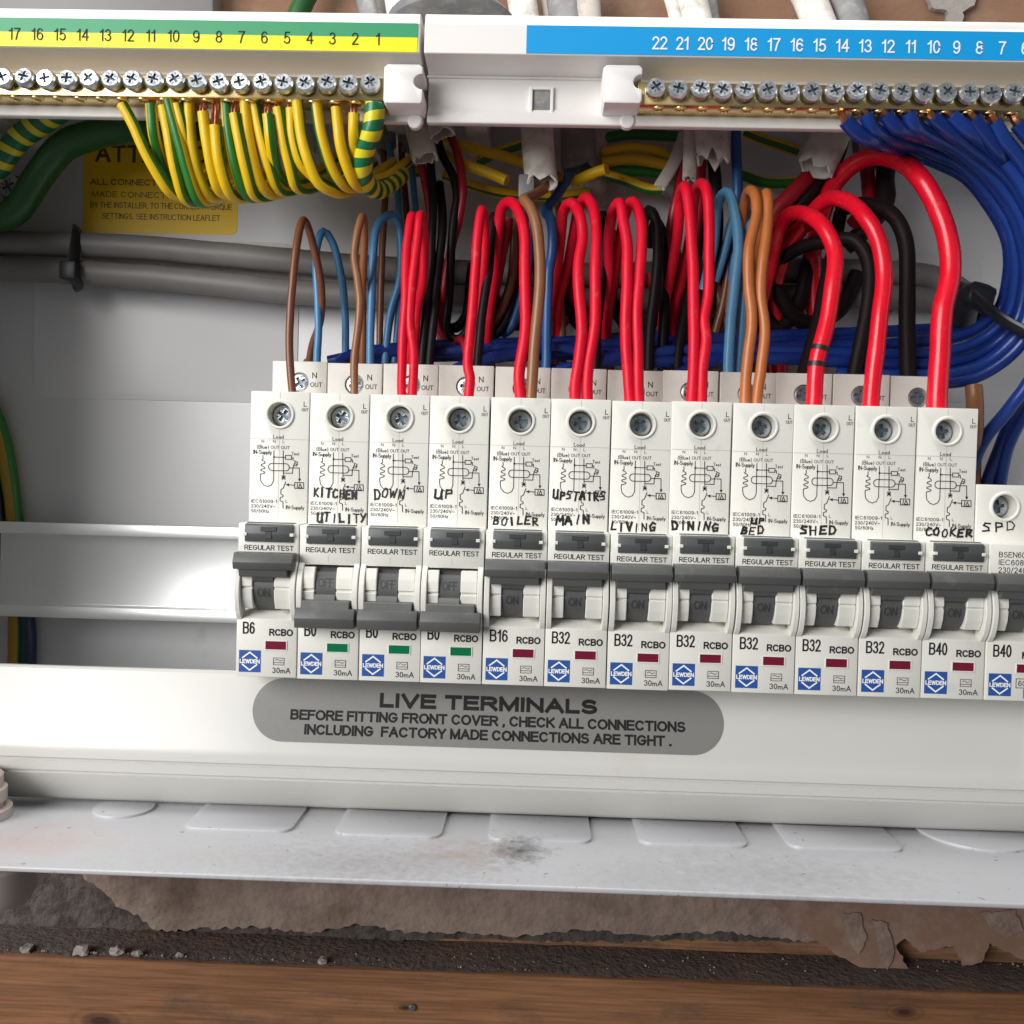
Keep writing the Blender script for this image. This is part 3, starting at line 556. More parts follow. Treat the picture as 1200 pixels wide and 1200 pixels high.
def well_me(z, y, r=3.5):
    return None
O = Vector((0, 0, 0)); SO = Vector((0, SY, 0))
# print on the nose (shared)
def nose_print(right):
    b = bmesh.new()
    text(b, '30mA', 10.9, 1.45, 5.3, 1.65, O, X, Z, FRONT, .06, .004)
    strokes(b, [[(11.2, 3.9), (14.3, 3.9), (14.3, 5.9), (11.2, 5.9), (11.2, 3.9)], [(11.2, 4.55), (14.3, 4.55)], [(11.7, 5.2), (12.2, 5.5), (12.7, 5.3), (13.2, 5.05), (13.8, 5.35)]], .16, O, X, Z, FRONT)
    return new_mesh('current_lettering', b, 'ink', smooth=False)
def test_print():
    b = bmesh.new(); text(b, 'REGULAR TEST', 2.0, 37.2, 14.4, 1.5, O, X, Z, FRONT, .06, .01); return new_mesh('test_lettering', b, 'ink', smooth=False)
def type_print(s):
    b = bmesh.new(); text(b, s, 9.75, 12.35, 7.0, 2.05, O, X, Z, FRONT, .06, .03); return new_mesh('type_lettering', b, 'ink', smooth=False)
tprint, yprint = test_print(), type_print('RCBO')
nprint = nose_print('RCBO')
def rate_me(s, wd):
    b = bmesh.new(); text(b, s, 2.0, 12.7, wd, 3.55, O, X, Z, FRONT, .06, .004); return new_mesh('rating_lettering', b, 'ink', smooth=False)
def logo_me():
    b = bmesh.new(); box(b, 1.05, 7.45, -.07, .05, 1.55, 7.95); return new_mesh('logo_badge', b, 'logo', smooth=False)
def logo2_me():
    b = bmesh.new(); c = 4.25
    strokes(b, [[(2.15, 5.75), (c, 7.35), (6.35, 5.75)], [(2.15, 3.75), (c, 2.15), (6.35, 3.75)]], .42, O, X, Z, FRONT, .12)
    text(b, 'LEWDEN', 1.3, 4.1, 5.9, 1.25, O, X, Z, FRONT, .12, .03)
    return new_mesh('logo_lettering', b, 'white', smooth=False)
logo, logo2 = logo_me(), logo2_me()
def win_me(m):
    b = bmesh.new(); box(b, 8.85, 14.85, -.05, .4, 8.35, 10.75); return new_mesh('status_window', b, m)
winR, winG = win_me('redwin'), win_me('greenwin')
def winframe_me():
    b = bmesh.new()
    for q in ((8.55, 15.15, 10.75, 11.0), (8.55, 15.15, 8.1, 8.35), (8.55, 8.85, 8.35, 10.75), (14.85, 15.15, 8.35, 10.75)): box(b, q[0], q[1], -.22, .3, q[2], q[3], .06, 1)
    return new_mesh('window_frame', b, 'breaker')
winF = winframe_me()
def zz(a, c):            # photo-crop coordinates of the first breaker's diagram -> shoulder millimetres
    px, py = a/4+260, c/4+420; return ((px-(295-(py-458)*5/147))/3.95, 84.3-(py-458)/3.85)
def diagram_me():
    b = bmesh.new(); L = []
    L.append([(195, 450), (195, 465), (189, 470), (203, 477), (205, 484), (186, 491), (186, 496), (204, 503), (204, 508), (184, 514), (184, 519), (203, 525), (203, 530), (182, 536), (181, 550), (184, 570), (198, 586), (215, 592), (234, 584), (244, 565), (248, 425)])
    L.append([(248, 455), (303, 455)]); L.append([(303, 446), (331, 446), (331, 464), (303, 464), (303, 446)]); L.append([(331, 455), (338, 456), (339, 468)])
    L.append([(292, 425), (292, 553)])
    ov = [(237+(-16)*math.sin(t), 501+16.5*math.cos(t)) for t in (math.pi*i/8 for i in range(9))]+[(304+16*math.sin(t), 501-16.5*math.cos(t)) for t in (math.pi*i/8 for i in range(9))]; L.append(ov+[ov[0]])
    L += [[(320, 503), (368, 503), (368, 556)], [(292, 528), (335, 528), (337, 503), (348, 476)], [(346, 470), (360, 476), (354, 494), (340, 490)], [(350, 484), (360, 487)]]
    L += [[(284, 540), (300, 558)], [(300, 540), (284, 558)], [(284, 549), (301, 549)], [(345, 570), (388, 570), (388, 597), (345, 597), (345, 570)], [(345, 583), (304, 580)]]
    L += [[(302, 568), (290, 598), (279, 604), (278, 624), (289, 630), (288, 637), (275, 641), (274, 656), (288, 661), (288, 690)], [(356, 594), (360, 575)], [(363, 594), (371, 576), (379, 594), (363, 594)]]
    strokes(b, [[zz(*p) for p in l] for l in L], .23, SO, X, Z, FRONT)
    for tri in ([(361, 552), (376, 552), (368, 566)], [(318, 574), (318, 589), (303, 581)]):
        b.faces.new([b.verts.new(SO+X*zz(*p)[0]+Z*zz(*p)[1]+FRONT*.06) for p in tri])
    q = [zz(248+5*math.cos(t), 455+5*math.sin(t)) for t in (2*math.pi*i/8 for i in range(8))]; b.faces.new([b.verts.new(SO+X*p[0]+Z*p[1]+FRONT*.07) for p in q])
    return new_mesh('circuit_diagram', b, 'ink', smooth=False)
diagram = diagram_me()
def shoulder_print():
    b = bmesh.new()
    def t(s, a, c, wd, h, bo=.004, al='C'):
        p = zz(a, c); text(b, s, p[0], p[1]-h/2, wd, h, SO, X, Z, FRONT, .06, bo, al)
    t('L', 400, 208, .95, 1.5); t('OUT', 398, 234, 2.0, .95)
    t('Load', 270, 361, 3.2, 1.15); t('N', 195, 383, .75, .85); t('N', 250, 383, .75, .85); t('L', 295, 383, .6, .85)
    t('(Blue)', 195, 409, 3.6, 1.2); t('OUT', 253, 410, 2.6, .95); t('OUT', 303, 410, 2.6, .95); t('IN-Supply', 193, 433, 5.6, 1.3, .008); t('Test', 350, 437, 2.3, 1.0)
    t('IEC61009-1', 198, 660, 7.9, 1.05, .008); t('230/240V~', 192, 683, 7.3, 1.05, .008); t('50/60Hz', 178, 706, 5.4, 1.05, .008); t('L', 305, 658, .6, .9); t('IN-Supply', 345, 685, 5.6, 1.2, .008)
    return new_mesh('shoulder_lettering', b, 'thinink', smooth=False)
sprint = shoulder_print()
def nprint_me():
    b = bmesh.new(); o = Vector((0, NY, 0)); text(b, 'N', 13.1, 91.0, 1.5, 1.9, o, X, Z, FRONT, .06, .004); text(b, 'OUT', 12.5, 88.2, 3.9, 1.5, o, X, Z, FRONT, .06, .004); return new_mesh('neutral_lettering', b, 'thinink', smooth=False)
nlet = nprint_me()
def seam_me():
    b = bmesh.new(); strokes(b, [[(9, 45.6), (9, 73.0)], [(9, 81.8), (9, 84.0)], [(.3, 70.0), (17.7, 70.0)]], .11, SO, X, Z, FRONT, .03); strokes(b, [[(8.6, 34.4), (8.6, 36.3)]], .1, O, X, Z, FRONT, .03); return new_mesh('mould_seam', b, 'seam', smooth=False)
seam = seam_me()
wellme = well_me(77.4, SY); nwell = well_me(89.6, NY, 3.2)
# handwriting: single-stroke capitals in a unit box
HW = {'A': [[(0, 0), (.35, 1), (.5, .95), (.85, 0)], [(.15, .4), (.75, .42)]], 'B': [[(.1, 0), (.12, 1), (.6, .9), (.6, .6), (.15, .52), (.75, .4), (.7, .05), (.1, 0)]], 'C': [[(.8, .9), (.4, 1), (.05, .6), (.15, .1), (.5, 0), (.85, .15)]],
 'D': [[(.15, 0), (.12, 1), (.6, .95), (.85, .55), (.65, .08), (.1, 0)]], 'E': [[(.75, 1), (.1, .95), (.1, 0), (.8, .05)], [(.1, .5), (.6, .52)]], 'G': [[(.8, .85), (.4, 1), (.05, .55), (.25, .02), (.75, .1), (.8, .45), (.5, .42)]], 'H': [[(.1, 1), (.1, 0)], [(.75, 1), (.72, 0)], [(.1, .5), (.74, .52)]],
 'I': [[(.4, 1), (.4, 0)]], 'K': [[(.1, 1), (.1, 0)], [(.75, 1), (.12, .45), (.8, 0)]], 'L': [[(.15, 1), (.1, .05), (.75, .08)]], 'M': [[(0, 0), (.1, 1), (.45, .4), (.8, 1), (.9, 0)]], 'N': [[(.05, 0), (.08, 1), (.7, .05), (.75, 1)]], 'O': [[(.4, 1), (.05, .6), (.15, .08), (.6, 0), (.8, .5), (.6, .95), (.4, 1)]],
 'P': [[(.12, 0), (.1, 1), (.65, .95), (.7, .6), (.12, .48)]], 'R': [[(.1, 0), (.1, 1), (.7, .9), (.62, .55), (.12, .5), (.8, 0)]], 'S': [[(.75, .95), (.25, 1), (.1, .72), (.6, .45), (.65, .1), (.05, .02)]], 'T': [[(.4, .95), (.38, 0)], [(0, 1), (.85, .96)]], 'U': [[(.05, 1), (.1, .15), (.45, 0), (.72, .2), (.75, 1)], [(.75, .5), (.85, 0)]],
 'V': [[(0, 1), (.4, 0), (.8, 1)]], 'W': [[(0, 1), (.2, 0), (.45, .7), (.65, 0), (.9, 1)]], 'Y': [[(0, 1), (.38, .5)], [(.8, 1), (.2, 0)]]}
def handwriting(words, xo, o=None, wd=.6):
    """words: (text, px0, px1, py centre, height mm) on the shoulder plane"""
    b = bmesh.new(); rr = random.Random(words[0][0]); o = o or Vector((0, SY, 0))
    for s, px0, px1, py, h in words:
        A, B = P(px0, py, o.y), P(px1, py, o.y); zc = P((px0+px1)/2, py, o.y).z; cw = (B.x-A.x)/len(s)
        for i, ch in enumerate(s):
            jx, jz, sk, hh = rr.uniform(-.05, .05)*cw, rr.uniform(-.14, .14)*h, rr.uniform(-.12, .25), h*rr.uniform(.88, 1.1)
            L = []
            for ln in HW[ch]:
                q = []
                for k in range(len(ln)-1):
                    for t in (0, .34, .67): q.append((ln[k][0]+(ln[k+1][0]-ln[k][0])*t, ln[k][1]+(ln[k+1][1]-ln[k][1])*t))
                q.append(ln[-1]); L.append([(A.x-xo+jx+cw*(i+.08)+(x+sk*(y-.5))*cw*.86+rr.uniform(-.04, .04), zc+jz+(y-.5)*hh+rr.uniform(-.04, .04)) for x, y in q])
            [strokes(b, [l_], wd*rr.uniform(.68, 1.2), o, X, Z, FRONT, .11) for l_ in L]
    return new_mesh('handwriting', b, 'marker', smooth=False)
WORDS = {1: [('KITCHEN', 367, 420, 578, 2.4), ('UTILITY', 371, 431, 607, 2.6)], 2: [('DOWN', 437, 476, 578.5, 2.7)], 3: [('UP', 508, 533, 580, 2.8)], 4: [('BOILER', 577, 632, 610, 2.3)], 5: [('UPSTAIRS', 647, 711, 581, 2.4), ('MAIN', 651, 693, 609, 2.4)], 6: [('LIVING', 715, 769, 617, 2.5)], 7: [('DINING', 787, 844, 617, 2.5)], 8: [('UP', 879, 897, 611, 1.7), ('BED', 868, 896, 621.5, 2.2)], 9: [('SHED', 937, 982, 621, 2.3)], 11: [('COOKER', 1084, 1141, 624, 2.2)]}
RATE = ['B6', 'B0', 'B0', 'B0', 'B16', 'B32', 'B32', 'B32', 'B32', 'B32', 'B32', 'B40', 'B40']
OFFS = {1, 2, 3}
LABEL = ['leftmost breaker rated B6, switch up, no handwriting on it', 'breaker with KITCHEN and UTILITY handwritten, green flag and switch down', 'breaker with DOWN handwritten, green flag and switch down', 'breaker with only UP handwritten, green flag and switch down', 'breaker rated B16 with BOILER handwritten in black marker',
 'breaker with UPSTAIRS MAIN handwritten in black marker', 'breaker with LIVING handwritten in black marker', 'breaker with DINING handwritten in black marker', 'breaker with UP BED scrawled, fed by two orange brown wires', 'breaker with SHED scrawled, fed by thick red cable with black marks', 'unlabelled B32 breaker between the SHED and COOKER ones', 'breaker rated B40 with COOKER handwritten, fed by the thickest red cable', 'short breaker with SPD handwritten at the right edge']
rates = {s: rate_me(s, wd) for s, wd in (('B6', 3.5), ('B0', 3.5), ('B16', 5.2), ('B32', 5.2), ('B40', 5.2))}
rnd = random.Random(11)
tz = [0, 0, -.1, .1, 0, .05, -.1, 0, .1, 0, -.05, .05, -.1]
for k in range(12):
    t = thing('circuit_breaker', LABEL[k], 'breaker', (PITCH*k, 0, tz[k]), 'breakers clipped side by side on the rail')
    off = k in OFFS; t.location += Vector((rnd.uniform(-.04, .04), rnd.uniform(-.25, .25), rnd.uniform(-.12, .12)))*S; t.rotation_euler = (math.radians(rnd.uniform(-.25, .25)), math.radians(rnd.uniform(-.12, .12)), math.radians(rnd.uniform(-.12, .12)))
    body = place('body', body_me, t); place('cheek', cheekL, t); place('cheek', cheekR, t); place('guide_block', blockL, t); place('guide_block', blockR, t)
    place('mould_seam', seam, body); place('shoulder_lettering', sprint, body); place('neutral_lettering', nlet, body)
    place('circuit_diagram', diagram, body)
    d = place('drum', drum, t); place('drum_lettering', toff if off else ton, d)
    place('toggle', tog_off if off else tog_on, t)
    bt = place('test_button', btn, t); place('button_letter', btnT, bt); place('button_notch', notchL, bt); place('button_notch', notchR, bt)
    place('current_lettering', nprint, body); place('test_lettering', tprint, body); place('type_lettering', yprint, body); place('rating_lettering', rates[RATE[k]], body)
    l = place('logo_badge', logo, t); place('logo_lettering', logo2, l)
    wn = place('status_window', winG if off else winR, t); place('window_frame', winF, wn)
    place('screw_ring', ring, t)
    sc = place('terminal_screw', term_head if k in (0, 1, 2) else term_dull, t, (9, SY+4.6, 77.4)); sc.rotation_euler = (0, rnd.uniform(0, 6), 0)
    sc = place('neutral_screw', term_head if k in (0, 1, 3) else term_dull, t, (9, NY+1.6, 89.6)); sc.rotation_euler = (0, rnd.uniform(0, 6), 0)
    if k in WORDS: place('handwriting', handwriting(WORDS[k], PITCH*k), t)
k = 12
t = thing('circuit_breaker', LABEL[k], 'breaker', (PITCH*k, 0, 0), 'breakers clipped side by side on the rail')
body = place('body', body_spd, t); place('cheek', cheekL, t); place('cheek', cheekR, t); place('guide_block', blockL, t); place('guide_block', blockR, t); d = place('drum', drum, t); place('drum_lettering', ton, d); place('toggle', tog_on, t)
l = place('logo_badge', logo, t); place('logo_lettering', logo2, l); wn = place('status_window', winR, t); place('window_frame', winF, wn)
place('screw_ring', ring, t, (-.6, 0, 55.6-77.4)); sc = place('terminal_screw', term_dull, t, (8.4, SY+5, 55.6)); sc.rotation_euler = (0, .3, 0)
b = bmesh.new(); text(b, 'BSEN60898-1', 2.6, 41.2, 12.6, 1.6, O, X, Z, FRONT, .06); text(b, 'IEC60898-1', 2.6, 39.0, 11.4, 1.6, O, X, Z, FRONT, .06); text(b, '230/240V~', 2.6, 36.8, 10.4, 1.6, O, X, Z, FRONT, .06)
text(b, 'MCB', 10.2, 12.35, 5.5, 2.05, O, X, Z, FRONT, .06, .03); text(b, '6000', 9.4, 4.5, 4.6, 1.6, O, X, Z, FRONT, .06); text(b, '3', 11.9, 1.6, 1.1, 1.6, O, X, Z, FRONT, .06)
strokes(b, [[(8.8, 4.0), (14.6, 4.0), (14.6, 6.6), (8.8, 6.6), (8.8, 4.0)], [(11.0, 1.2), (14.0, 1.2), (14.0, 3.6), (11.0, 3.6), (11.0, 1.2)]], .18, O, X, Z, FRONT)
place('nose_lettering', new_mesh('nose_lettering', b, 'ink', smooth=False), body); place('rating_lettering', rates['B40'], body)
place('handwriting', handwriting([('SPD', 1150, 1192, 617, 2.4)], PITCH*k, wd=.42), t)

# ------------------------------------------------------------------ terminal bars in their white holders
def hz(Y, py): return P(250, py, Y).z
hp = [(6, hz(6, 13)), (5.2, hz(5.2, 14.5)), (5, hz(5, 22.6)), (4.2, hz(4.2, 23.2)), (4, hz(4, 58.5)), (5.0, hz(5, 60)), (10, hz(10, 70)), (14.8, hz(14.8, 80)), (16.5, hz(16.5, 86)), (16.5, hz(16.5, 122)), (15.2, hz(15.2, 126)), (14.6, hz(14.6, 128.5)), (14.5, hz(14.5, 138.5)), (15.2, hz(15.2, 140.5)), (17.6, hz(15.2, 140.5)+.3), (18.6, hz(15.2, 140.5)+2), (18.6, hz(16.5, 86)), (14, hz(10, 66)), (14, hz(6, 13)-2.0), (34, hz(6, 13)-1.6), (34, hz(6, 13))]
BARZ0, BARZ1 = hz(8, 115.5), hz(8, 88.5); SCZ = hz(6, 97)
def xat(px, py, Y): return P(px, py, Y).x
entry = None
def terminal_holder(name, label, cat, x0, x1, screws, clampx):
    t = thing(name, label, cat, ((x0+x1)/2, 20, hz(11, 138)))
    b = bmesh.new(); prism(b, hp, x0, x1, .22, 1); h = obj('holder', b, 'holder', t, angle=24)
    for xx in (x0+12, (x0+x1)/2+30, x1-14):
        b = bmesh.new(); box(b, xx-4, xx+4, 18.4, BACK-.1, hz(11, 138)+15, hz(11, 138)+22, .5); obj('mounting_post', b, 'holder', t)
    b = bmesh.new(); box(b, min(screws)-6.5 if clampx != 'L' else min(screws)-5, max(screws)+6.5, 7.6, 16.3, BARZ0, BARZ1, .5, 2); obj('brass_bar', b, 'brass', t)
    rr = random.Random(len(screws))
    for sx in screws:
        o = place('bar_screw', bar_head, t, Vector((sx, 6.6, SCZ+rr.uniform(-.3, .3)))-Vector(t.location)/S); o.rotation_mode = 'YXZ'; o.rotation_euler = (math.radians(-9+rr.uniform(-4, 4)), rr.uniform(0, 6), math.radians(rr.uniform(-4, 4))); o.scale = (1, 1.35, 1)
        o = place('entry_hole', entry, t, Vector((sx+1.5, 10.0, BARZ0))-Vector(t.location)/S)
    return t, h
b = bmesh.new(); lathe(b, [(1.2, .9), (1.2, -.3), (1.5, -.55), (1.85, -.3), (2.0, .2)], O, Z, 14); entry = new_mesh('entry_hole', b, 'brass')
e_scr = [xat(434-25.25*i, 95+(434-25.25*i-250)*.014, 6) for i in range(20)]
n_scr = [xat(768+26.2*i, 98.5+26.2*i*.0145, 6) for i in range(20)]
XE = xat(493, 80, 8); XN = xat(498.5, 80, 8)
eh, ehold = terminal_holder('earth_bar', 'earth terminal bar with green and yellow numbered strip, top left', 'terminal bar', XL+4, XE, e_scr, 'R')
nh, nhold = terminal_holder('neutral_bar', 'neutral terminal bar with blue numbered strip, top right', 'terminal bar', XN, XR-4, n_scr, 'L')
def face_strip(name, m, x0, x1, py0, py1, par, t=.18):
    b = bmesh.new(); z0, z1 = hz(4.1, py1), hz(4.1, py0); slab(b, [(x0, z0), (x1, z0), (x1, z1), (x0, z1)], Vector((0, 4.2, 0)), X, Z, FRONT, t+.2); return obj(name, b, m, par, smooth=False)
g = face_strip('green_strip', 'green', XL+5, xat(489.5, 40, 4), 24.4, 41, eh); yv = face_strip('yellow_strip', 'yellow', XL+5, xat(489.5, 40, 4), 41, 58, eh, .17)
bs = face_strip('blue_strip', 'bluestrip', xat(617, 45, 4), XR-5, 24.6, 57.2, nh)
zmid = hz(4, 41)
b = bmesh.new()
for i in range(21):
    s = str(i+1); px = 443-26.6*i; xx = xat(px, 43, 4); text(b, s, xx, zmid-2.35, None, 3.5, Vector((0, 3.8, 0)), X, Z, FRONT, .1, -.006, 'C', gap=.2)
obj('strip_numbers', b, 'ink', eh, smooth=False)
b = bmesh.new()
for i in range(22):
    s = str(22-i); px = 773+26.75*i; xx = xat(px, 50, 4); text(b, s, xx, zmid-2.4, None, 3.7, Vector((0, 3.8, 0)), X, Z, FRONT, .1, .0, 'C', gap=.2)
obj('strip_numbers', b, 'white', nh, smooth=False)
# end clamps
def clamp(px0, px1, py0, py1, notch_left, notch_right, par, x_for_z):
    zA = P(x_for_z, py1, 6).z; zB = P(x_for_z, py0, 6).z; xa, xb = xat(px0, py0, 6), xat(px1, py0, 6); h = zB-zA; pts = []; zc = zA+h*.56; r = h*.19
    pts += [(xa+.6, zA), (xb-.6, zA), (xb, zA+.8)]
    if notch_right: pts += [(xb-r*1.2*math.cos(t_), zc+r*math.sin(t_)) for t_ in (math.pi*(-.5+i/8) for i in range(9))]
    pts += [(xb, zB-.9), (xb-1, zB), (xa+1, zB), (xa, zB-.9)]
    if notch_left: pts += [(xa+r*1.2*math.cos(t_), zc-r*math.sin(t_)) for t_ in (math.pi*(-.5+i/8) for i in range(9))]
    pts += [(xa, zA+.8)]
    b = bmesh.new(); slab(b, pts, Vector((0, 16.4, 0)), X, Z, FRONT, 11.2, bev=.5); obj('end_clamp', b, 'clamp', par)
    b = bmesh.new(); xm = (xa+xb)/2; lathe(b, [(2.2, -.2), (2.2, 1.8), (1.8, 2.1), (0, 2.1)], Vector((xb-3.2, 16, zA-1.6)), FRONT, 18); obj('clamp_stud', b, 'clamp', par)
clamp(450.5, 496, 76, 122, False, True, eh, 470); clamp(707, 753, 77, 122, False, True, nh, 735)
b = bmesh.new()     # raised frame of the square window, then a grey plate coloured as its hole's shade
xa, xb = xat(624, 117, 15), xat(645, 117, 15); za, zb_ = P(635, 130, 15).z, P(635, 104, 15).z
for q in ((xa-.9, xa, za-.9, zb_+.9), (xb, xb+.9, za-.9, zb_+.9), (xa, xb, zb_, zb_+.9), (xa, xb, za-.9, za)): box(b, q[0], q[1], 15.4, 17, q[2], q[3], .15, 1)
obj('window_frame', b, 'clamp', nh)
b = bmesh.new(); box(b, xa, xb, 16.25, 16.8, za, zb_); obj('hole_shade_plate', b, 'greysheath', nh)
b = bmesh.new(); box(b, xat(500, 90, 15), xat(733, 90, 15), 15.6, 16.8, P(620, 90, 15).z-.3, P(620, 90, 15).z+.3, .2, 1); obj('moulded_rib', b, 'holder', nh)

# ------------------------------------------------------------------ wires
LAST = []
def W(name, label, m, r, pts, group, stripe=None, twist=0.0, sides=12, cat='wire', step=1.6, flat=None, par=None):
    b = bmesh.new(); q = [P(*p) for p in pts]; LAST[:] = tube(b, q, r, sides, step, stripe, twist, flat=flat)
    o = obj(name, b, m, par, angle=60)
    if par is None: tag(o, label, cat, group)
    return o
def path(front, yf=18, yapex=30):
    return front
LG = 'live wires looping into the breakers'; NG = 'neutral wires dropping behind the breakers'
def live(name, label, m, r, fr, bk, ya=30, yb=52, y0=17.5):
    """fr: pixels from the terminal up to the apex; bk: pixels down behind"""
    n = len(fr); pts = [(fr[0][0], fr[0][1]+14, y0)]+[(x, y, y0+(ya-y0)*(i/(n-1))**2.2) for i, (x, y) in enumerate(fr)]
    bk = list(bk)+[(bk[-1][0]-2, min(bk[-1][1]+32, 425)), (bk[-1][0]+5, 446)]
    m_ = max(1, len(bk)); yb += 9; pts += [(x, y, ya+(yb-ya)*((i+1)/m_)**.8) for i, (x, y) in enumerate(bk)]
    return W(name, label, m, r, pts, LG)
live('brown_wire', 'dark brown wire looping over the leftmost breaker', 'brown', 1.25, [(342.7, 457), (339.5, 400), (344, 327), (350, 280), (356.5, 259)], [(365, 280), (376, 333), (376, 373), (367, 403), (362, 430)], 27, 48)
W('blue_wire', 'blue wire arching beside the leftmost brown wire', 'skyblue', 1.3, [(371, 432, 40), (374, 390, 40), (371.7, 330, 41), (372, 290, 42), (379, 270, 44), (390, 283, 46), (400, 323, 48), (404, 370, 50), (406, 430, 52)], NG)
live('brown_wire', 'reddish brown wire standing over the KITCHEN breaker', 'midbrown', 1.25, [(415, 460), (415.7, 417), (421.5, 363), (419, 330), (415, 297), (424, 254)], [(427, 280), (425.5, 330), (425, 363), (425, 425)], 25, 44)
W('blue_wire', 'pale blue wire arching behind the KITCHEN and DOWN breakers', 'skyblue', 1.35, [(434, 434, 38), (435, 363, 39), (436.7, 313, 40), (441, 272, 42), (450, 256, 44), (460, 252, 46), (468, 267, 49), (470, 297, 50), (467, 330, 51), (457, 370, 52), (451, 430, 53)], NG)
SG = 'wires coming out of the torn sheaths'
W('brown_wire', 'brown wire dropping from the sheath beside the spiral taped earth', 'brown', 1.2, [(447, 168, 60), (451.7, 210, 59), (451, 247, 58), (447, 330, 57), (444, 425, 56)], SG)
W('blue_wire', 'mid blue wire dropping straight from the first sheath', 'skyblue', 1.2, [(455, 168, 58), (464, 213, 57), (467.5, 247, 55), (470, 290, 53), (471, 330, 53), (462, 425, 54)], SG)
W('brown_wire', 'brown wire dropping from the narrow second sheath', 'brown', 1.2, [(470, 168, 62), (474, 223, 61), (476, 263, 60), (478, 330, 59), (478, 430, 58)], SG)
W('blue_wire', 'thin blue wire ending behind the first red pair', 'skyblue', 1.15, [(480, 165, 58), (483, 213, 56), (486.7, 250, 53), (489, 320, 51), (488, 430, 50)], SG)
live('red_wire', 'left red wire of the crossed pair at the DOWN breaker', 'red', 1.45, [(471, 461), (472.5, 397), (475, 347), (476.5, 297), (483, 253)], [(489, 275), (489, 320), (484, 370), (478, 430)], 27, 46)
live('red_wire', 'right red wire of the crossed pair at the DOWN breaker', 'red', 1.45, [(483.5, 462), (485, 417), (480.5, 380), (483, 337), (488, 290), (492.5, 252)], [(497, 280), (496, 330), (490, 363), (483, 425)], 25, 44)
W('red_wire', 'dark red wire from the lower white sheath above the DOWN breaker', 'darkred', 1.4, [(489, 178, 54), (495, 198, 53), (502, 238, 52), (506, 280, 53), (508, 330, 55), (512, 380, 56), (527, 402, 56), (540, 398, 52), (549, 420, 48)], SG)
W('black_wire', 'black wire from the lower white sheath above the DOWN breaker', 'black', 1.45, [(504, 178, 52), (508, 230, 49), (506, 272, 47), (505, 313, 46), (499, 363, 45), (494, 432, 44)], SG)
W('black_wire', 'black wire running down from the upper white sheath', 'black', 1.45, [(509, 150, 56), (520, 185, 53), (530, 205, 51), (535, 230, 50), (532, 255, 50), (529, 300, 51), (526, 350, 53), (524, 385, 54), (536, 397, 54), (548, 385, 52), (556, 350, 50), (562, 300, 48)], SG)
W('red_wire', 'dark red wire from the upper white sheath', 'darkred', 1.5, [(525, 152, 56), (536, 180, 53), (541, 205, 51), (542.5, 225, 50), (538, 255, 51), (530, 285, 54), (521, 330, 57), (515, 375, 60), (520, 420, 62)], SG)
W('black_wire', 'second black wire standing close behind the DOWN breaker', 'black', 1.5, [(515, 215, 58), (518, 260, 50), (514, 313, 47), (508, 363, 45), (503, 432, 44)], SG)
live('red_wire', 'single red wire looping over the UP breaker', 'red', 1.55, [(549.5, 463), (551.5, 443), (548.5, 425), (552, 373), (556.5, 323), (560.5, 270), (565, 246)], [(568.5, 272), (565, 330), (560, 380), (556, 430)], 26, 46)
W('black_wire', 'black wire beside the single red wire of the UP breaker', 'black', 1.5, [(559, 434, 36), (564, 373, 36), (572, 323, 38), (575, 280, 41), (579, 254, 44), (584, 275, 49), (578, 350, 53), (570, 390, 55)], NG)
live('red_wire', 'thick red wire making a tall arch over the BOILER breaker', 'red', 1.8, [(609.5, 464), (608, 437), (616, 390), (616, 330), (615, 280), (609, 252)], [(599, 237), (588, 245), (583, 280), (578, 330), (573, 373)], 27, 52)
live('brown_wire', 'light brown wire beside the tall red arch of the BOILER breaker', 'midbrown', 1.75, [(622, 464), (625, 417), (630, 363), (633, 313), (630, 273), (622, 245), (614, 234)], [(622, 230), (640, 219), (654, 207)], 28, 54)
W('blue_wire', 'dark blue wire hooking down behind the BOILER breaker', 'midblue', 1.7, [(668, 205, 58), (655, 227, 53), (640, 246, 48), (645, 256, 44), (648, 275, 42), (647, 300, 42), (643, 330, 44), (640, 432, 46)], SG)
BG = 'slack loops bunched behind the breakers'
W('red_wire', 'dark red slack loop hanging behind the BOILER breaker', 'darkred', 1.6, [(596, 255, 50), (592, 280, 52), (585, 320, 54), (577, 360, 56), (573, 376, 58), (582, 380, 61), (600, 350, 64)], BG)
W('brown_wire', 'brown slack loop hanging inside the tall red arch', 'brown', 1.6, [(606, 245, 50), (603, 270, 52), (600, 325, 54), (588, 363, 56), (580, 376, 58), (590, 380, 62), (606, 350, 65)], BG)
W('black_wire', 'black slack loop at the bottom of the BOILER bundle', 'black', 1.7, [(612, 250, 56), (606, 320, 57), (596, 370, 58), (582, 391, 58), (574, 386, 60), (576, 340, 63)], BG)
W('blue_wire', 'dark blue slack loop behind the tall red arch', 'midblue', 1.6, [(622, 250, 56), (620, 310, 56), (610, 352, 57), (600, 382, 58), (590, 392, 61)], BG)
live('red_wire', 'left red wire of the pair at the UPSTAIRS MAIN breaker', 'red', 1.75, [(673.5, 465), (674, 448), (678.5, 421), (681.5, 386), (678.5, 340), (678.5, 308), (683, 277), (679, 251)], [(670, 238), (661, 250), (657, 282), (651, 322), (643, 366)], 27, 54)
live('red_wire', 'right red wire of the pair at the UPSTAIRS MAIN breaker', 'red', 1.75, [(688.5, 465), (690, 430), (697.5, 381), (697.7, 322), (699, 276), (696, 246)], [(687.5, 232), (679, 243), (671, 280), (664, 317), (654, 355)], 29, 56)
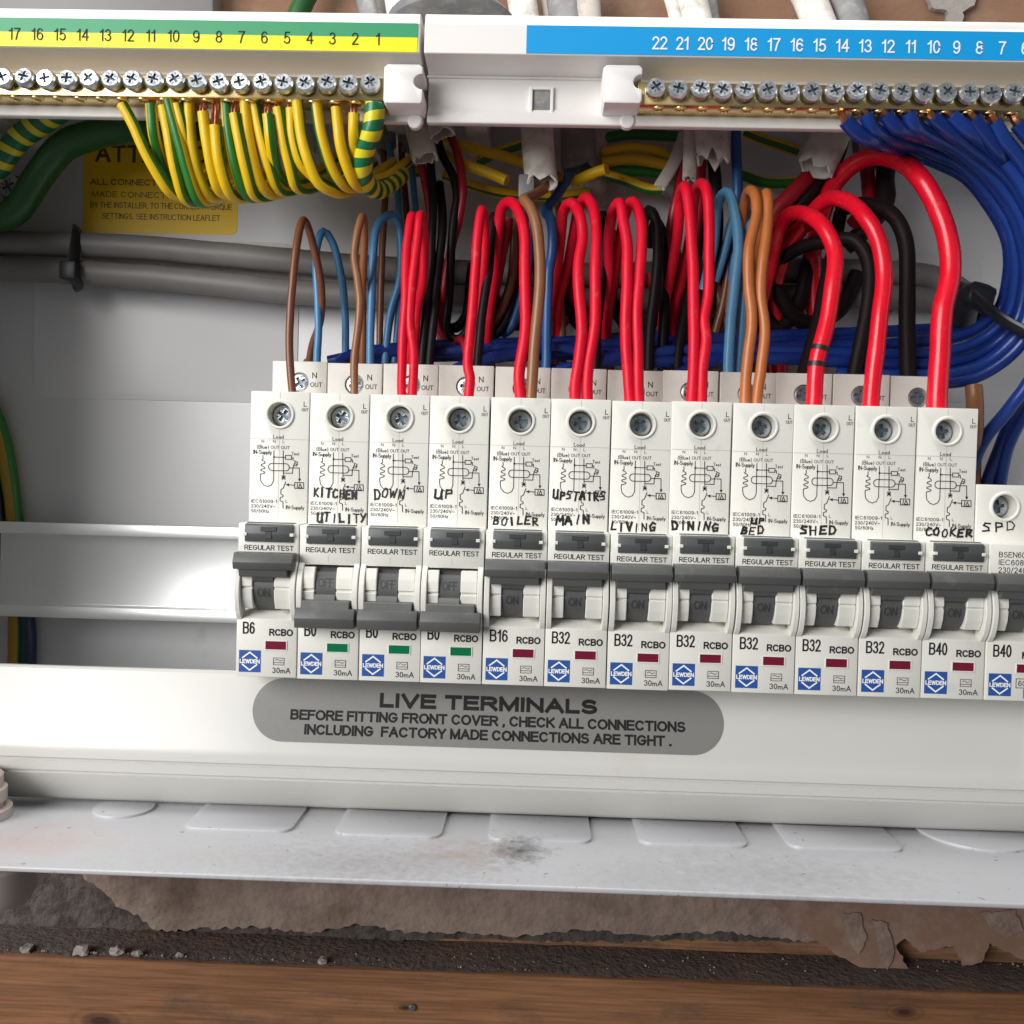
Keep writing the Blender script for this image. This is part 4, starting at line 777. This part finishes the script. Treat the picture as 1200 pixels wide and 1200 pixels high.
W('black_wire', 'black wire hidden behind the UPSTAIRS MAIN red pair', 'black', 1.6, [(706, 250, 54), (708, 285, 50), (704, 340, 47), (700, 385, 46), (698, 432, 45)], NG)
live('red_wire', 'left red wire of the pair at the LIVING breaker', 'red', 1.75, [(738, 468), (735.6, 433), (732.7, 381), (734, 346), (735.6, 311), (735.6, 285), (730.5, 258), (726, 238)], [(718, 246), (714, 275), (714, 320), (708, 365)], 27, 55)
live('red_wire', 'right red wire of the pair at the LIVING breaker', 'red', 1.75, [(748.7, 468), (748.7, 419), (747, 363), (750, 317), (753, 273), (748.7, 246)], [(741, 236), (733, 250), (725, 290), (719, 330), (712, 370)], 28, 57)
W('black_wire', 'black looped wire right of the LIVING red pair', 'black', 1.8, [(752, 285, 60), (756, 252, 54), (764, 250, 50), (771, 275, 48), (770, 320, 47), (763, 380, 47), (760, 434, 47)], NG)
W('black_wire', 'black wire in the gap before the DINING breaker', 'black', 1.8, [(762, 290, 62), (767, 262, 58), (774, 268, 55), (778, 300, 53), (779, 360, 52), (776, 434, 51)], NG)
live('red_wire', 'left red wire of the pair at the DINING breaker', 'red', 1.75, [(810, 469), (813, 421), (813, 363), (811.5, 302), (808.5, 252), (803, 219)], [(797, 232), (794, 273), (787, 317), (778, 360)], 28, 56)
live('red_wire', 'right red wire of the pair at the DINING breaker', 'red', 1.75, [(822, 469), (823, 433), (827.5, 398), (824.8, 375), (829, 346), (830.5, 302), (830.5, 252), (827.5, 222)], [(819, 216), (814, 230), (810, 270), (800, 320), (790, 365)], 28, 58)
W('red_wire', 'dark red wire descending left from the split grey sheath', 'darkred', 1.7, [(799, 190, 60), (795, 220, 58), (788, 255, 59), (780, 300, 62), (775, 350, 64)], SG)
W('red_wire', 'dark red wire between the two white sheaths above the DINING breaker', 'darkred', 1.9, [(822, 178, 60), (821, 200, 58), (819, 240, 58), (812, 290, 60), (805, 340, 62)], SG)
W('black_wire', 'black wire under the torn white sheath above the DINING breaker', 'black', 2.2, [(836, 188, 60), (838, 215, 58), (840, 260, 58), (836, 310, 60), (826, 360, 60), (800, 434, 56)], SG)
W('blue_wire', 'light blue wire arching behind the UP BED breaker', 'lightblue', 1.75, [(853.5, 440, 38), (856.5, 375, 38), (861, 331, 39), (865.5, 288, 40), (861.5, 250, 42), (855, 227, 44), (847, 229, 47), (841, 247, 50), (836, 290, 54), (824, 340, 57)], NG)
W('blue_wire', 'second light blue wire tucked left of the orange pair', 'lightblue', 1.6, [(865, 440, 41), (870, 375, 42), (874, 310, 43), (876, 262, 46), (871, 240, 49), (862, 250, 53), (850, 290, 57), (838, 330, 60)], NG)
W('blue_wire', 'dark blue wire hanging from behind the neutral bar', 'midblue', 1.8, [(862, 135, 58), (863, 175, 57), (864, 220, 57), (863, 270, 59), (856, 330, 61)], SG)
live('brown_wire', 'left orange brown wire at the UP BED breaker', 'orange', 1.7, [(873, 469), (877, 421), (881.5, 375), (877.5, 331), (878.5, 288), (886, 252), (884, 228)], [(877, 224), (871, 245), (866, 290), (858, 340)], 27, 56)
live('brown_wire', 'right orange brown wire at the UP BED breaker', 'orange', 1.7, [(887, 469), (891.7, 427), (896, 387), (892, 346), (894.6, 302), (900, 258), (899, 228)], [(894, 240), (888, 290), (880, 340)], 27, 56)
r1 = live('red_cable', 'thick red cable with two black marks arching into the SHED breaker', 'bigred', 2.55, [(953.5, 471), (958, 421), (969.6, 377), (978, 325), (977, 292), (963.7, 265)], [(945, 252), (927, 251), (914, 266), (905, 300), (893, 350)], 27, 62)
r1C = [c.copy() for c in LAST]
for py in (409, 425):
    i = min(range(len(r1C)//2), key=lambda j: abs(r1C[j].z-P(959, py, r1C[j].y).z)); c = r1C[i]; d = (r1C[i+1]-r1C[i-1]).normalized()
    b = bmesh.new(); tube(b, [c-d*.75, c-d*.3, c+d*.35, c+d*.8], 2.64, 20, raw=True); obj('black_mark', b, 'marker', r1)
live('red_cable', 'thick red cable arching into the unlabelled breaker', 'bigred', 2.6, [(1020.6, 472), (1025, 427), (1032, 369), (1036.7, 325), (1029, 281), (1013, 253)], [(994, 236), (975, 232), (957, 243), (940, 266), (923, 292), (910, 330)], 27, 64)
live('red_cable', 'thickest red cable arching high into the COOKER breaker', 'bigred', 3.05, [(1098, 473), (1101, 427), (1103.7, 369), (1113.5, 325), (1111, 281), (1098, 240), (1077.5, 207)], [(1054, 189), (1025, 183), (998, 195), (978, 217), (966, 245), (955, 285)], 28, 66)
W('black_cable', 'thick black cable arching between the two smaller red cables', 'cableblack', 2.4, [(896, 345, 68), (908, 313, 62), (937, 291, 54), (972, 282, 46), (1001, 283, 42), (1016, 303, 40), (1019, 337, 39), (1010, 398, 38), (1000, 445, 38)], NG, cat='cable')
W('black_cable', 'thick black cable dropping inside the highest red arch', 'cableblack', 2.6, [(985, 245, 62), (1008, 239, 54), (1037, 245, 46), (1054, 262, 42), (1063, 296, 40), (1063, 354, 39), (1064, 447, 38)], NG, cat='cable')
W('black_cable', 'black cable slanting behind the cable with black marks', 'cableblack', 2.4, [(985, 250, 64), (975, 300, 58), (966, 340, 52), (957, 383, 46), (940, 447, 38)], NG, cat='cable')
W('red_cable', 'dark red cable slanting down left from the cream sheath', 'darkred', 2.9, [(958, 192, 60), (945, 210, 59), (926, 230, 59), (908, 250, 60), (898, 290, 62), (890, 340, 64)], SG, cat='cable')
W('black_cable', 'black cable slanting down left from the cream sheath', 'cableblack', 2.6, [(990, 150, 62), (980, 185, 60), (962, 212, 60), (940, 238, 61), (918, 268, 63), (902, 310, 66), (880, 400, 66)], SG, cat='cable')
W('red_cable', 'second dark red cable low between the orange wires and first red arch', 'darkred', 2.6, [(960, 258, 48), (940, 266, 54), (922, 283, 58), (908, 305, 62), (898, 350, 66)], BG, cat='cable')
W('red_cable', 'short dark red core inside the highest red arch', 'darkred', 2.5, [(1016, 200, 68), (1018, 222, 66), (1016, 240, 62), (1000, 262, 60)], SG, cat='cable')
W('black_cable', 'short black core inside the highest red arch', 'cableblack', 3.2, [(1040, 188, 66), (1038, 212, 62), (1038, 235, 60), (1020, 262, 62), (990, 290, 66)], SG, cat='cable')
W('red_wire', 'dark red wire slack behind the LIVING red pair', 'darkred', 1.7, [(722, 270, 60), (722, 310, 62), (716, 350, 63), (706, 378, 64), (690, 400, 66)], BG)
W('brown_wire', 'brown wire slack behind the light blue arch', 'brown', 1.7, [(858, 262, 60), (856, 300, 61), (848, 350, 62), (838, 390, 63)], BG)
W('black_wire', 'black wire hanging behind the DINING red pair', 'black', 2.0, [(820, 250, 64), (816, 300, 60), (806, 350, 55), (797, 400, 50), (794, 438, 48)], BG)
W('black_wire', 'black wire slack between the LIVING and DINING pairs', 'black', 2.0, [(800, 300, 66), (786, 340, 64), (768, 370, 62), (748, 382, 62), (730, 372, 64)], BG)

for nm, m, r, pts, lab in (
  ('black_wire', 'black', 2.1, [(566, 290, 62), (572, 330, 66), (590, 372, 68), (612, 380, 69), (632, 360, 70), (640, 320, 72)], 'black wire looped low in the tangle behind the BOILER breaker'),
  ('red_wire', 'darkred', 1.8, [(628, 300, 60), (634, 345, 63), (648, 380, 65), (664, 372, 67), (672, 330, 68)], 'dark red wire looped low between BOILER and UPSTAIRS MAIN wires'),
  ('black_wire', 'black', 2.2, [(650, 300, 64), (660, 350, 66), (684, 385, 67), (706, 370, 68), (716, 320, 70)], 'black wire looped low behind the UPSTAIRS MAIN pair'),
  ('black_wire', 'black', 2.3, [(700, 300, 66), (716, 352, 68), (742, 390, 69), (768, 372, 70), (782, 320, 72)], 'black wire looped low behind the LIVING pair'),
  ('red_wire', 'darkred', 1.9, [(762, 320, 62), (774, 365, 64), (792, 388, 65), (806, 362, 66), (810, 310, 67)], 'dark red wire looped low left of the DINING pair'),
  ('black_wire', 'black', 2.3, [(790, 290, 68), (800, 345, 69), (826, 384, 70), (850, 362, 70), (862, 300, 71)], 'black wire looped low behind the DINING pair'),
  ('brown_wire', 'brown', 1.8, [(836, 300, 62), (842, 350, 63), (856, 386, 64), (872, 360, 65), (876, 300, 66)], 'brown wire looped low behind the light blue arch'),
  ('black_cable', 'cableblack', 2.8, [(872, 290, 68), (884, 345, 68), (908, 384, 68), (934, 360, 69), (950, 300, 70)], 'black cable looped low behind the orange pair'),
  ('black_cable', 'cableblack', 2.8, [(905, 330, 64), (925, 365, 66), (950, 378, 68), (985, 362, 70), (1005, 320, 71)], 'black cable looped low behind the cable with black marks'),
  ('black_wire', 'black', 1.9, [(496, 290, 62), (506, 345, 64), (524, 384, 66), (546, 372, 67), (554, 310, 68)], 'black wire looped low behind the DOWN pair')):
    W(nm, lab, m, r, pts, BG, cat='cable' if 'cable' in nm else 'wire')
# neutral blues from the right hand bar
BL = 'blue neutral wires fanning out of the right hand bar'
blue = [
 ([(991, 141, 13), (1007, 158, 17), (1028, 168, 24), (1050, 174, 30), (1075, 181, 34), (1105, 193, 38), (1132, 208, 40), (1156, 235, 40), (1174, 262, 40), (1183, 293, 41), (1181, 330, 44), (1172, 362, 48), (1145, 386, 50), (1116, 396, 51), (1077, 401, 52), (1000, 405, 53), (880, 408, 54), (700, 414, 55), (600, 416, 56), (480, 418, 56), (398, 421, 56)], 'leftmost blue wire of the fan, running along behind every breaker'),
 ([(1014, 134, 12), (1022, 150, 15), (1040, 161, 20), (1068, 169, 26), (1097, 180, 30), (1127, 193, 33), (1154, 220, 34), (1178, 253, 34), (1189, 284, 35), (1191, 330, 39), (1180, 372, 43), (1148, 400, 46), (1110, 412, 47), (1060, 416, 48), (960, 414, 49), (800, 410, 50), (690, 428, 50), (620, 436, 50)], 'second blue wire of the fan, bending behind the COOKER cable'),
 ([(1038, 134, 12), (1051, 150, 15), (1075, 158, 19), (1108, 171, 24), (1145, 198, 28), (1174, 231, 30), (1193, 266, 31), (1203, 320, 35), (1192, 375, 39), (1160, 408, 42), (1120, 424, 43), (1060, 428, 45), (900, 420, 48), (760, 424, 50), (650, 408, 52), (520, 411, 53), (440, 414, 54), (385, 424, 54)], 'third blue wire of the fan, joining the lower bundle'),
 ([(1065, 132, 12), (1071, 146, 14), (1090, 158, 17), (1123, 174, 21), (1160, 202, 24), (1191, 242, 26), (1210, 300, 29), (1204, 370, 34), (1170, 415, 38), (1125, 437, 40), (1060, 441, 42), (980, 438, 46)], 'fourth blue wire of the fan, lowest in the bundle'),
 ([(1093, 137, 12), (1108, 150, 14), (1136, 171, 18), (1163, 191, 20), (1191, 220, 22), (1216, 280, 25), (1218, 360, 30), (1190, 410, 34), (1140, 443, 38), (1080, 450, 42)], 'fifth blue wire of the fan, crossing the frame edge'),
 ([(1114, 135, 12), (1136, 154, 14), (1163, 174, 16), (1185, 196, 17), (1204, 225, 18), (1228, 290, 20), (1236, 380, 26), (1210, 440, 32), (1180, 480, 38), (1150, 520, 48), (1130, 580, 66), (1130, 660, 66)], 'sixth blue wire of the fan with a bright sheen'),
 ([(1141, 139, 12), (1156, 158, 17), (1175, 185, 24), (1196, 215, 30), (1222, 260, 34), (1240, 340, 38), (1226, 430, 42), (1192, 480, 48), (1166, 540, 60), (1150, 600, 67), (1150, 680, 67)], 'short stubby blue wire third from the right edge'),
 ([(1165, 143, 12), (1178, 165, 13), (1200, 192, 14), (1232, 240, 16), (1256, 330, 22), (1244, 430, 32), (1204, 480, 42), (1180, 530, 56), (1168, 600, 67), (1168, 680, 67)], 'blue wire second from the right edge'),
 ([(1192, 145, 12), (1215, 172, 14), (1246, 215, 16), (1270, 320, 22), (1260, 430, 34), (1215, 500, 46)], 'blue wire at the right edge of the fan'),
]
for bi, (pts, lab) in enumerate(blue):
    pts = [(pts[0][0], pts[0][1], 9.4), (pts[1][0], pts[1][1], min(pts[1][2], 11.0)), (pts[2][0], pts[2][1], min(pts[2][2], 16))]+pts[3:]
    o = W('neutral_wire', lab, ('navy', 'navylight')[bi % 2], (2.2, 2.05, 2.15)[bi % 3], pts, BL, step=2.2)
    a, c = P(*pts[0]), P(*pts[1]); dvec = (a-c).normalized(); b = bmesh.new(); tube(b, [a-dvec*.5, a+dvec*1.2, Vector((a.x-1.0, 10.5, BARZ0+.4))], 1.15, 8); obj('copper_end', b, 'copper', o)
for pts, lab in (([(660, 440, 46), (700, 425, 48), (760, 412, 52), (820, 402, 58), (900, 400, 62), (1000, 396, 64)], 'dark blue wire crossing low behind the UPSTAIRS MAIN pair'),
                 ([(520, 440, 44), (560, 424, 47), (640, 408, 52), (740, 404, 58), (860, 396, 62), (1100, 385, 64), (1150, 372, 60)], 'dark blue wire rising behind the BOILER breaker'),
                 ([(790, 442, 44), (830, 424, 48), (900, 412, 52), (1000, 424, 50), (1080, 432, 48)], 'dark blue wire curving low behind the orange pair'),
                 ([(395, 436, 48), (400, 424, 50), (420, 414, 52), (480, 407, 54), (560, 404, 57), (640, 402, 60), (780, 394, 64)], 'dark blue wire turning down behind the KITCHEN breaker')):
    W('neutral_wire', lab, 'navy', 2.2, pts, BL, step=2.2)
W('brown_wire', 'short brown wire beside the COOKER breaker top', 'midbrown', 2.6, [(1141, 452, 34), (1142, 470, 34), (1142, 500, 40), (1140, 560, 64), (1140, 660, 66)], SG)
# black tie lump at right
tie = thing('cable_tie', 'black cable tie cinching the blue bundle at right', 'cable tie', P(1150, 360, 46))
b = bmesh.new(); tube(b, [P(1142, 346, 42), P(1158, 360, 37), P(1176, 374, 31), P(1205, 392, 26)], 2.6, 10, flat=.45); obj('tie_strap', b, 'tie', tie)
b = bmesh.new(); tube(b, [P(1128, 372, 58), P(1132, 356, 52), P(1142, 346, 46), P(1156, 352, 46)], 4.6, 12); obj('tie_loop', b, 'tie', tie)
# lumpy black tape round the tails
b = bmesh.new(); c = P(1133, 358, 66); tube(b, [P(1112, 352, 70), P(1128, 358, 68), P(1150, 366, 68)], 7.5, 14); tag(obj('tape_wrap', b, 'tie'), 'lump of black tape round the grey tails at right', 'tape')

# green/yellow earths
EG = 'green and yellow earth wires hanging from the left hand bar'
gy = [([(143, 122), (155, 145), (171, 180), (187, 208), (200, 226)], (8, 9, 10), 'leftmost earth wire, slanting away from the rest of the bunch'),
 ([(177, 122), (181, 158), (191, 193), (202, 215)], (10, 11, 0), 'thin second earth wire tucked behind the slanting one'),
 ([(191, 124), (198, 167), (207, 208), (216, 233)], (8, 9, 10), 'third earth wire with a yellow front'),
 ([(197, 117), (206, 155), (218, 200), (231, 234)], (0, 1, 11), 'fourth earth wire showing a broad green front'),
 ([(207, 122), (215, 155), (226, 208), (236, 226)], (9, 10), 'fifth earth wire half hidden behind the green fronted one'),
 ([(221, 116), (223, 158), (231, 200), (244, 228)], (1, 2), 'sixth earth wire with green on its left flank'),
 ([(238, 131), (243, 167), (250, 203), (258, 224)], (2, 3), 'seventh earth wire with bare copper above its insulation'),
 ([(252, 147), (256, 183), (264, 215), (273, 230)], (8, 9), 'eighth earth wire with the longest bare copper tail'),
 ([(265, 118), (270, 167), (279, 206), (289, 228)], (0, 11, 10), 'ninth earth wire with green front half'),
 ([(275, 133), (283, 175), (291, 208), (298, 228)], (9, 10), 'tenth earth wire, copper strands splayed at its top'),
 ([(287, 116), (291, 158), (301, 203), (312, 224)], (2, 3), 'eleventh earth wire, plain yellow front'),
 ([(297, 117), (306, 158), (317, 198), (326, 221)], (9, 10), 'twelfth earth wire with green at its lower right'),
 ([(314, 134), (318, 167), (325, 200), (333, 210)], (9, 10, 11), 'thirteenth earth wire, short and green on its right'),
 ([(326, 126), (333, 167), (341, 200), (347, 219)], (9, 10), 'fourteenth earth wire, hanging straight with green right edge'),
 ([(341, 127), (342, 158), (350, 187), (362, 203), (378, 216)], (9, 10), 'fifteenth earth wire curling under its right neighbour'),
 ([(348, 116), (353, 158), (363, 192), (374, 215), (388, 223)], (8, 9), 'sixteenth earth wire, slim and yellow, curling right'),
 ([(370, 118), (376, 158), (388, 197), (401, 216)], (1, 2), 'seventeenth earth wire with a green central stripe'),
 ([(394, 126), (398, 167), (408, 200), (417, 217)], (2, 3), 'eighteenth earth wire, thick and yellow'),
 ([(415, 133), (415, 158), (418, 185), (425, 210)], (9,), 'last orange yellow earth wire before the spiral taped one')]
for i, (pp, st, lab) in enumerate(gy):
    y0 = 9.4+(i % 3)*.8; n = len(pp)
    pts = [(x, y, y0+9*(k/(n-1))**1.6+(3.5 if i in (1, 4, 12, 18) and k > 1 else 0)) for k, (x, y) in enumerate(pp)]
    lx, ly, lY = pts[-1]; pts += [(lx+14, ly+3, lY+8), (lx+34, ly-6, lY+20), (lx+60, ly-26, lY+34)]
    o = W('earth_wire', lab, ['gyyellow', 'gygreen'], 1.72, pts, EG, stripe=[(s+0) % 12 for s in st], twist=.004*(i % 3))
    a = P(*pts[0]); b = bmesh.new()
    for q in range(4):
        dx = (q-1.5)*.55; tube(b, [a+Vector((dx*.6, .2*(q % 2), -.4)), Vector((a.x+dx, a.y+.3*(q % 2), (a.z+BARZ0)/2)), Vector((a.x+dx*.7+.3, 10.5, BARZ0+.5))], .42, 6)
    obj('copper_strands', b, 'copper', o)
tp = [(440, 121, 9.4), (437, 150, 10.8), (428, 175, 14), (425, 200, 18), (431, 216, 24), (446, 222, 34), (470, 205, 48)]
b = bmesh.new(); C = catmull([P(*p) for p in tp], .22); tube(b, C, 3.0, 24, raw=True, twist=1.2, stripe=range(12))
tag(obj('taped_earth', b, ['tapegreen', 'tapeyellow'], angle=60), 'earth wire wrapped in green and yellow spiral tape', 'wire', EG)
tp = [(-40, 230, 60), (-5, 197, 58), (20, 165, 56), (45, 146, 54), (80, 122, 50), (130, 96, 46)]
b = bmesh.new(); C = catmull([P(*p) for p in tp], .25); tube(b, C, 4.1, 24, raw=True, twist=1.0, stripe=range(10))
tag(obj('taped_cable', b, ['tapegreen', 'tapeyellow'], angle=60), 'fat cable in spiral green and yellow tape, upper left corner', 'cable')
W('earth_cable', 'fat dark green earth cable snaking past the amber sticker', 'earthgreen', 5.0, [(-30, 248, 66), (0, 254, 64), (25, 240, 63), (46, 206, 62), (72, 175, 60), (110, 158, 56), (150, 151, 52), (190, 150, 46), (230, 146, 40)], None, cat='cable', step=1.2)
# horizontal earths in the gap behind
HG = 'earth wires running level behind the bars'
for pts, st, lab in (([(500, 158, 66), (545, 172, 64), (590, 183, 64), (630, 196, 66)], (6, 7), 'amber earth wire sloping to the white cable, upper one'),
  ([(520, 182, 58), (545, 193, 56), (575, 203, 54), (594, 212, 52)], (3, 4, 5), 'green striped earth wire with a cut end by the white cable'),
  ([(520, 205, 66), (560, 220, 66), (600, 228, 68), (650, 230, 70), (690, 226, 72)], (1,), 'dull amber earth wire sagging lowest behind the white cable'),
  ([(560, 190, 68), (590, 176, 66), (615, 168, 66)], (1, 2, 0), 'short green topped earth wire left of the white cable'),
  ([(705, 178, 72), (740, 174, 71), (770, 178, 70), (800, 190, 70)], (6,), 'upper amber earth wire between the two white cables'),
  ([(705, 190, 70), (740, 187, 69), (770, 192, 68), (800, 198, 68)], (5, 6, 7), 'second amber earth wire between the two white cables'),
  ([(710, 205, 68), (735, 212, 66), (760, 221, 65), (776, 222, 64)], (1, 2), 'bottom amber earth wire between the two white cables'),
  ([(700, 164, 74), (740, 158, 74), (800, 160, 74)], (0, 1, 2, 3, 9, 10, 11), 'dark green earth wire highest behind the neutral bar'),
  ([(702, 200, 72), (740, 201, 71), (790, 206, 71)], (0, 1, 2, 10, 11), 'green sided earth wire between the two white cables'),
  ([(872, 155, 70), (900, 165, 69), (936, 178, 68)], (0, 1), 'amber earth wire sloping to the cream sheath'),
  ([(868, 205, 74), (900, 214, 73), (950, 212, 72)], (0, 1, 2, 11), 'green earth loop above the orange pair'),
  ([(430, 198, 58), (460, 204, 62), (500, 200, 66)], (1, 2), 'amber earth wire passing behind the spiral taped one'),
  ([(672, 214, 58), (684, 208, 55), (700, 201, 52), (711, 198, 50)], (6,), 'short yellow stub with bare copper under the dark grey cable')):
    W('earth_wire', lab, ['gyyellow', 'gygreen'], 1.9, pts, HG, stripe=[s % 12 for s in st])
b = bmesh.new(); c = P(617, 218, 42); box(b, c.x-2.6, c.x+2.6, c.y-2.5, c.y+3, c.z-4.5, c.z+3.2, .6); tag(obj('wire_connector', b, 'greysheath'), 'small grey connector block under the white cable end', 'connector')

# sheathed cables coming down behind the bars
def sheath(label, m, r, pts, hole_r=None, flat=.62, cut=0.5):
    """a flat sheathed cable with an open torn end"""
    b = bmesh.new(); q = catmull([P(*p) for p in pts], 2.0); n = len(q)
    T = [(q[min(i+1, n-1)]-q[max(i-1, 0)]).normalized() for i in range(n)]; rr = random.Random(int(pts[-1][0])); rings = []; sides = 18
    rag = [rr.uniform(-cut, cut)*3 for _ in range(sides)]
    for i in range(n):
        u = (X-T[i]*X.dot(T[i])).normalized(); v = T[i].cross(u)
        rings.append([b.verts.new(q[i]+(u*math.cos(a)+v*math.sin(a)*flat)*r+(T[i]*rag[k] if i == n-1 else O)) for k, a in enumerate(2*math.pi*k/sides for k in range(sides))])
    inn = []
    for j, dd in ((n-1, .0), (max(0, n-5), 0)):
        u = (X-T[j]*X.dot(T[j])).normalized(); v = T[j].cross(u); inn.append([b.verts.new(q[j]+(u*math.cos(a)+v*math.sin(a)*flat)*(r-.8)+(T[j]*rag[k] if j == n-1 else O)) for k, a in enumerate(2*math.pi*k/sides for k in range(sides))])
    for A, B in list(zip(rings, rings[1:]))+[(rings[-1], inn[0]), (inn[0], inn[1])]:
        for k in range(sides): b.faces.new((A[k], A[(k+1) % sides], B[(k+1) % sides], B[k]))
    b.faces.new(inn[1]); bmesh.ops.recalc_face_normals(b, faces=b.faces[:])
    return tag(obj('sheathed_cable', b, m, angle=50), label, 'cable', 'sheathed cables coming down behind the bars')
sheath('dark grey cable ending beside the spiral taped earth', 'greysheath', 3.6, [(420, -30, 82), (432, 15, 76), (445, 90, 66), (450, 140, 62), (453, 176, 60)])
sheath('narrow dark grey cable second from the earth bar', 'greysheath', 2.6, [(455, -30, 84), (462, 15, 80), (470, 100, 70), (474, 150, 64), (476, 178, 62)])
sheath('pale cable whose torn end lets out red and black above DOWN', 'whitesheath', 4.4, [(460, -30, 80), (468, 20, 74), (484, 110, 56), (490, 150, 50), (498, 186, 46)])
sheath('pale cable with curled torn end just under the bar gap', 'whitesheath', 4.4, [(478, -30, 78), (485, 20, 72), (502, 110, 56), (512, 140, 50), (518, 158, 47)])
sheath('white cable hanging lowest under the square window', 'whitesheath', 5.4, [(606, -30, 84), (614, 15, 80), (626, 90, 68), (629, 150, 50), (632, 190, 44), (635, 214, 41)])
sheath('dark grey cable beside the white one under the square window', 'greysheath', 6.2, [(656, -30, 84), (662, 15, 82), (674, 90, 72), (677, 150, 66), (678, 200, 62)])
sheath('pale cable third along the top wall', 'palesheath', 4.5, [(690, -30, 84), (690, 15, 80), (696, 90, 76), (698, 150, 74), (697, 240, 76)])
sheath('slim pale cable splitting open above the DINING breaker', 'whitesheath', 2.4, [(775, -30, 84), (790, 15, 80), (806, 100, 70), (809, 150, 54), (808, 210, 48)], cut=.2)
sheath('grey sheath flap peeled out to the left above DINING', 'whitesheath', 2.2, [(812, 120, 66), (803, 155, 62), (790, 190, 58), (773, 219, 54)], flat=.35, cut=.2)
sheath('torn white cable with ragged hole above the DINING breaker', 'whitesheath', 5.6, [(800, -30, 84), (815, 15, 80), (830, 100, 68), (833, 150, 50), (836, 186, 46)], cut=1.0)
sheath('cream cable splitting at its end above the first red arch', 'whitesheath', 6.4, [(935, -30, 86), (955, 15, 82), (985, 100, 64), (976, 150, 54), (966, 175, 51), (955, 198, 50)], cut=.5)
sheath('dark grey cable slanting along the top wall at right', 'greysheath', 5.6, [(975, -30, 86), (998, 15, 82), (1012, 100, 76), (1018, 180, 72)])
sheath('torn pale sheath inside the highest red arch', 'whitesheath', 5.2, [(1014, 100, 76), (1022, 160, 71), (1027, 195, 68)], cut=1.0)
sheath('dark grey cable with rounded sheath along the top wall middle', 'greysheath', 4.6, [(820, -30, 88), (828, 15, 86), (838, 90, 82), (845, 140, 80)])
sheath('pale cable at the top wall left of the square window', 'palesheath', 4.2, [(644, -30, 88), (648, 15, 86), (652, 90, 82), (655, 130, 80)])
sheath('pale weathered cable at the top wall above the seam', 'palesheath', 3.0, [(440, -30, 90), (446, 15, 88), (452, 90, 84), (456, 120, 82)])
W('earth_cable', 'green cable at the top wall above the earth bar', 'earthgreen', 3.8, [(372, -30, 88), (352, 12, 86), (330, 60, 82), (310, 110, 76)], None, cat='cable')
b = bmesh.new(); A, B = P(-30, -20, 92), P(256, 30, 92); box(b, A.x, B.x, 86, 96, B.z-8, A.z+20, 1.5); tag(obj('cable_trunking', b, 'tail'), 'pale grey trunking on the wall at the top left', 'trunking')
b = bmesh.new(); q = P(530, 22, 70); lathe(b, [(0, 0), (22, 0), (23, 2), (21, 4.2), (14, 5.6), (0, 6.2)], q-Vector((0, 0, 4)), Z, 36); tag(obj('rubber_grommet', b, 'greysheath'), 'dark rounded grommet above the seam of the bars', 'grommet')
bm = bmesh.new(); slab(bm, ragged([(1086, -14), (1150, -14), (1142, 6), (1128, 14), (1130, 40), (1112, 40), (1110, 12), (1092, 8)], 94, .6, seed=8), Vector((0, 96.5, 0)), X, Z, FRONT, 2.5); obj('plaster_smear', bm, 'crumb', wall, smooth=False)

# grey supply tails across the back
TG = 'grey supply tails crossing the back'
for pts, lab in (([(-40, 283, 74), (0, 285, 74), (90, 287, 73), (200, 293, 72), (330, 305, 71), (450, 315, 71), (560, 320, 72), (700, 322, 74), (850, 318, 76), (1000, 318, 76), (1090, 325, 74), (1140, 352, 70)], 'upper grey supply tail crossing the back panel'),
                 ([(-40, 312, 74), (0, 314, 74), (90, 319, 73), (200, 327, 72), (330, 341, 71), (450, 347, 71), (560, 349, 72), (700, 352, 74), (850, 350, 76), (1000, 348, 76), (1090, 352, 74), (1135, 372, 71)], 'lower grey supply tail crossing the back panel')):
    W('supply_tail', lab, 'tail', 4.5, pts, TG, sides=20, cat='cable', step=4)
t2 = thing('cable_tie', 'dark cable tie holding the grey tails below the sticker', 'cable tie', P(86, 302, 67))
b = bmesh.new(); tube(b, [P(91, 268, 78), P(91, 274, 69.5), P(88, 290, 67.3), P(86, 304, 67), P(87, 322, 67.6), P(91, 334, 70), P(94, 337, 78)], 2.3, 10, flat=.35); obj('tie_strap', b, 'tie', t2)
b = bmesh.new(); c = P(82, 317, 66); box(b, c.x-3.2, c.x+3, c.y-2, c.y+2.5, c.z-3.4, c.z+3.2, .7); obj('tie_head', b, 'tie', t2)
W('earth_cable', 'yellow and green cable running down the far left edge', ['shadedyellow', 'gygreen'], 3.0, [(-60, 400, 76), (-24, 450, 78), (-2, 500, 80), (10, 550, 80.7), (18, 612, 80.9), (20, 700, 80.9), (18, 800, 80.9)], None, stripe=[8, 9, 10], cat='cable', step=2.5)
W('blue_cable', 'dark blue cable at the far left edge behind the yellow one', 'shadedblue', 3.0, [(-80, 430, 79), (-30, 480, 80.5), (-8, 560, 80.7), (0, 620, 80.9), (30, 720, 80.9), (32, 800, 80.9)], None, cat='cable')
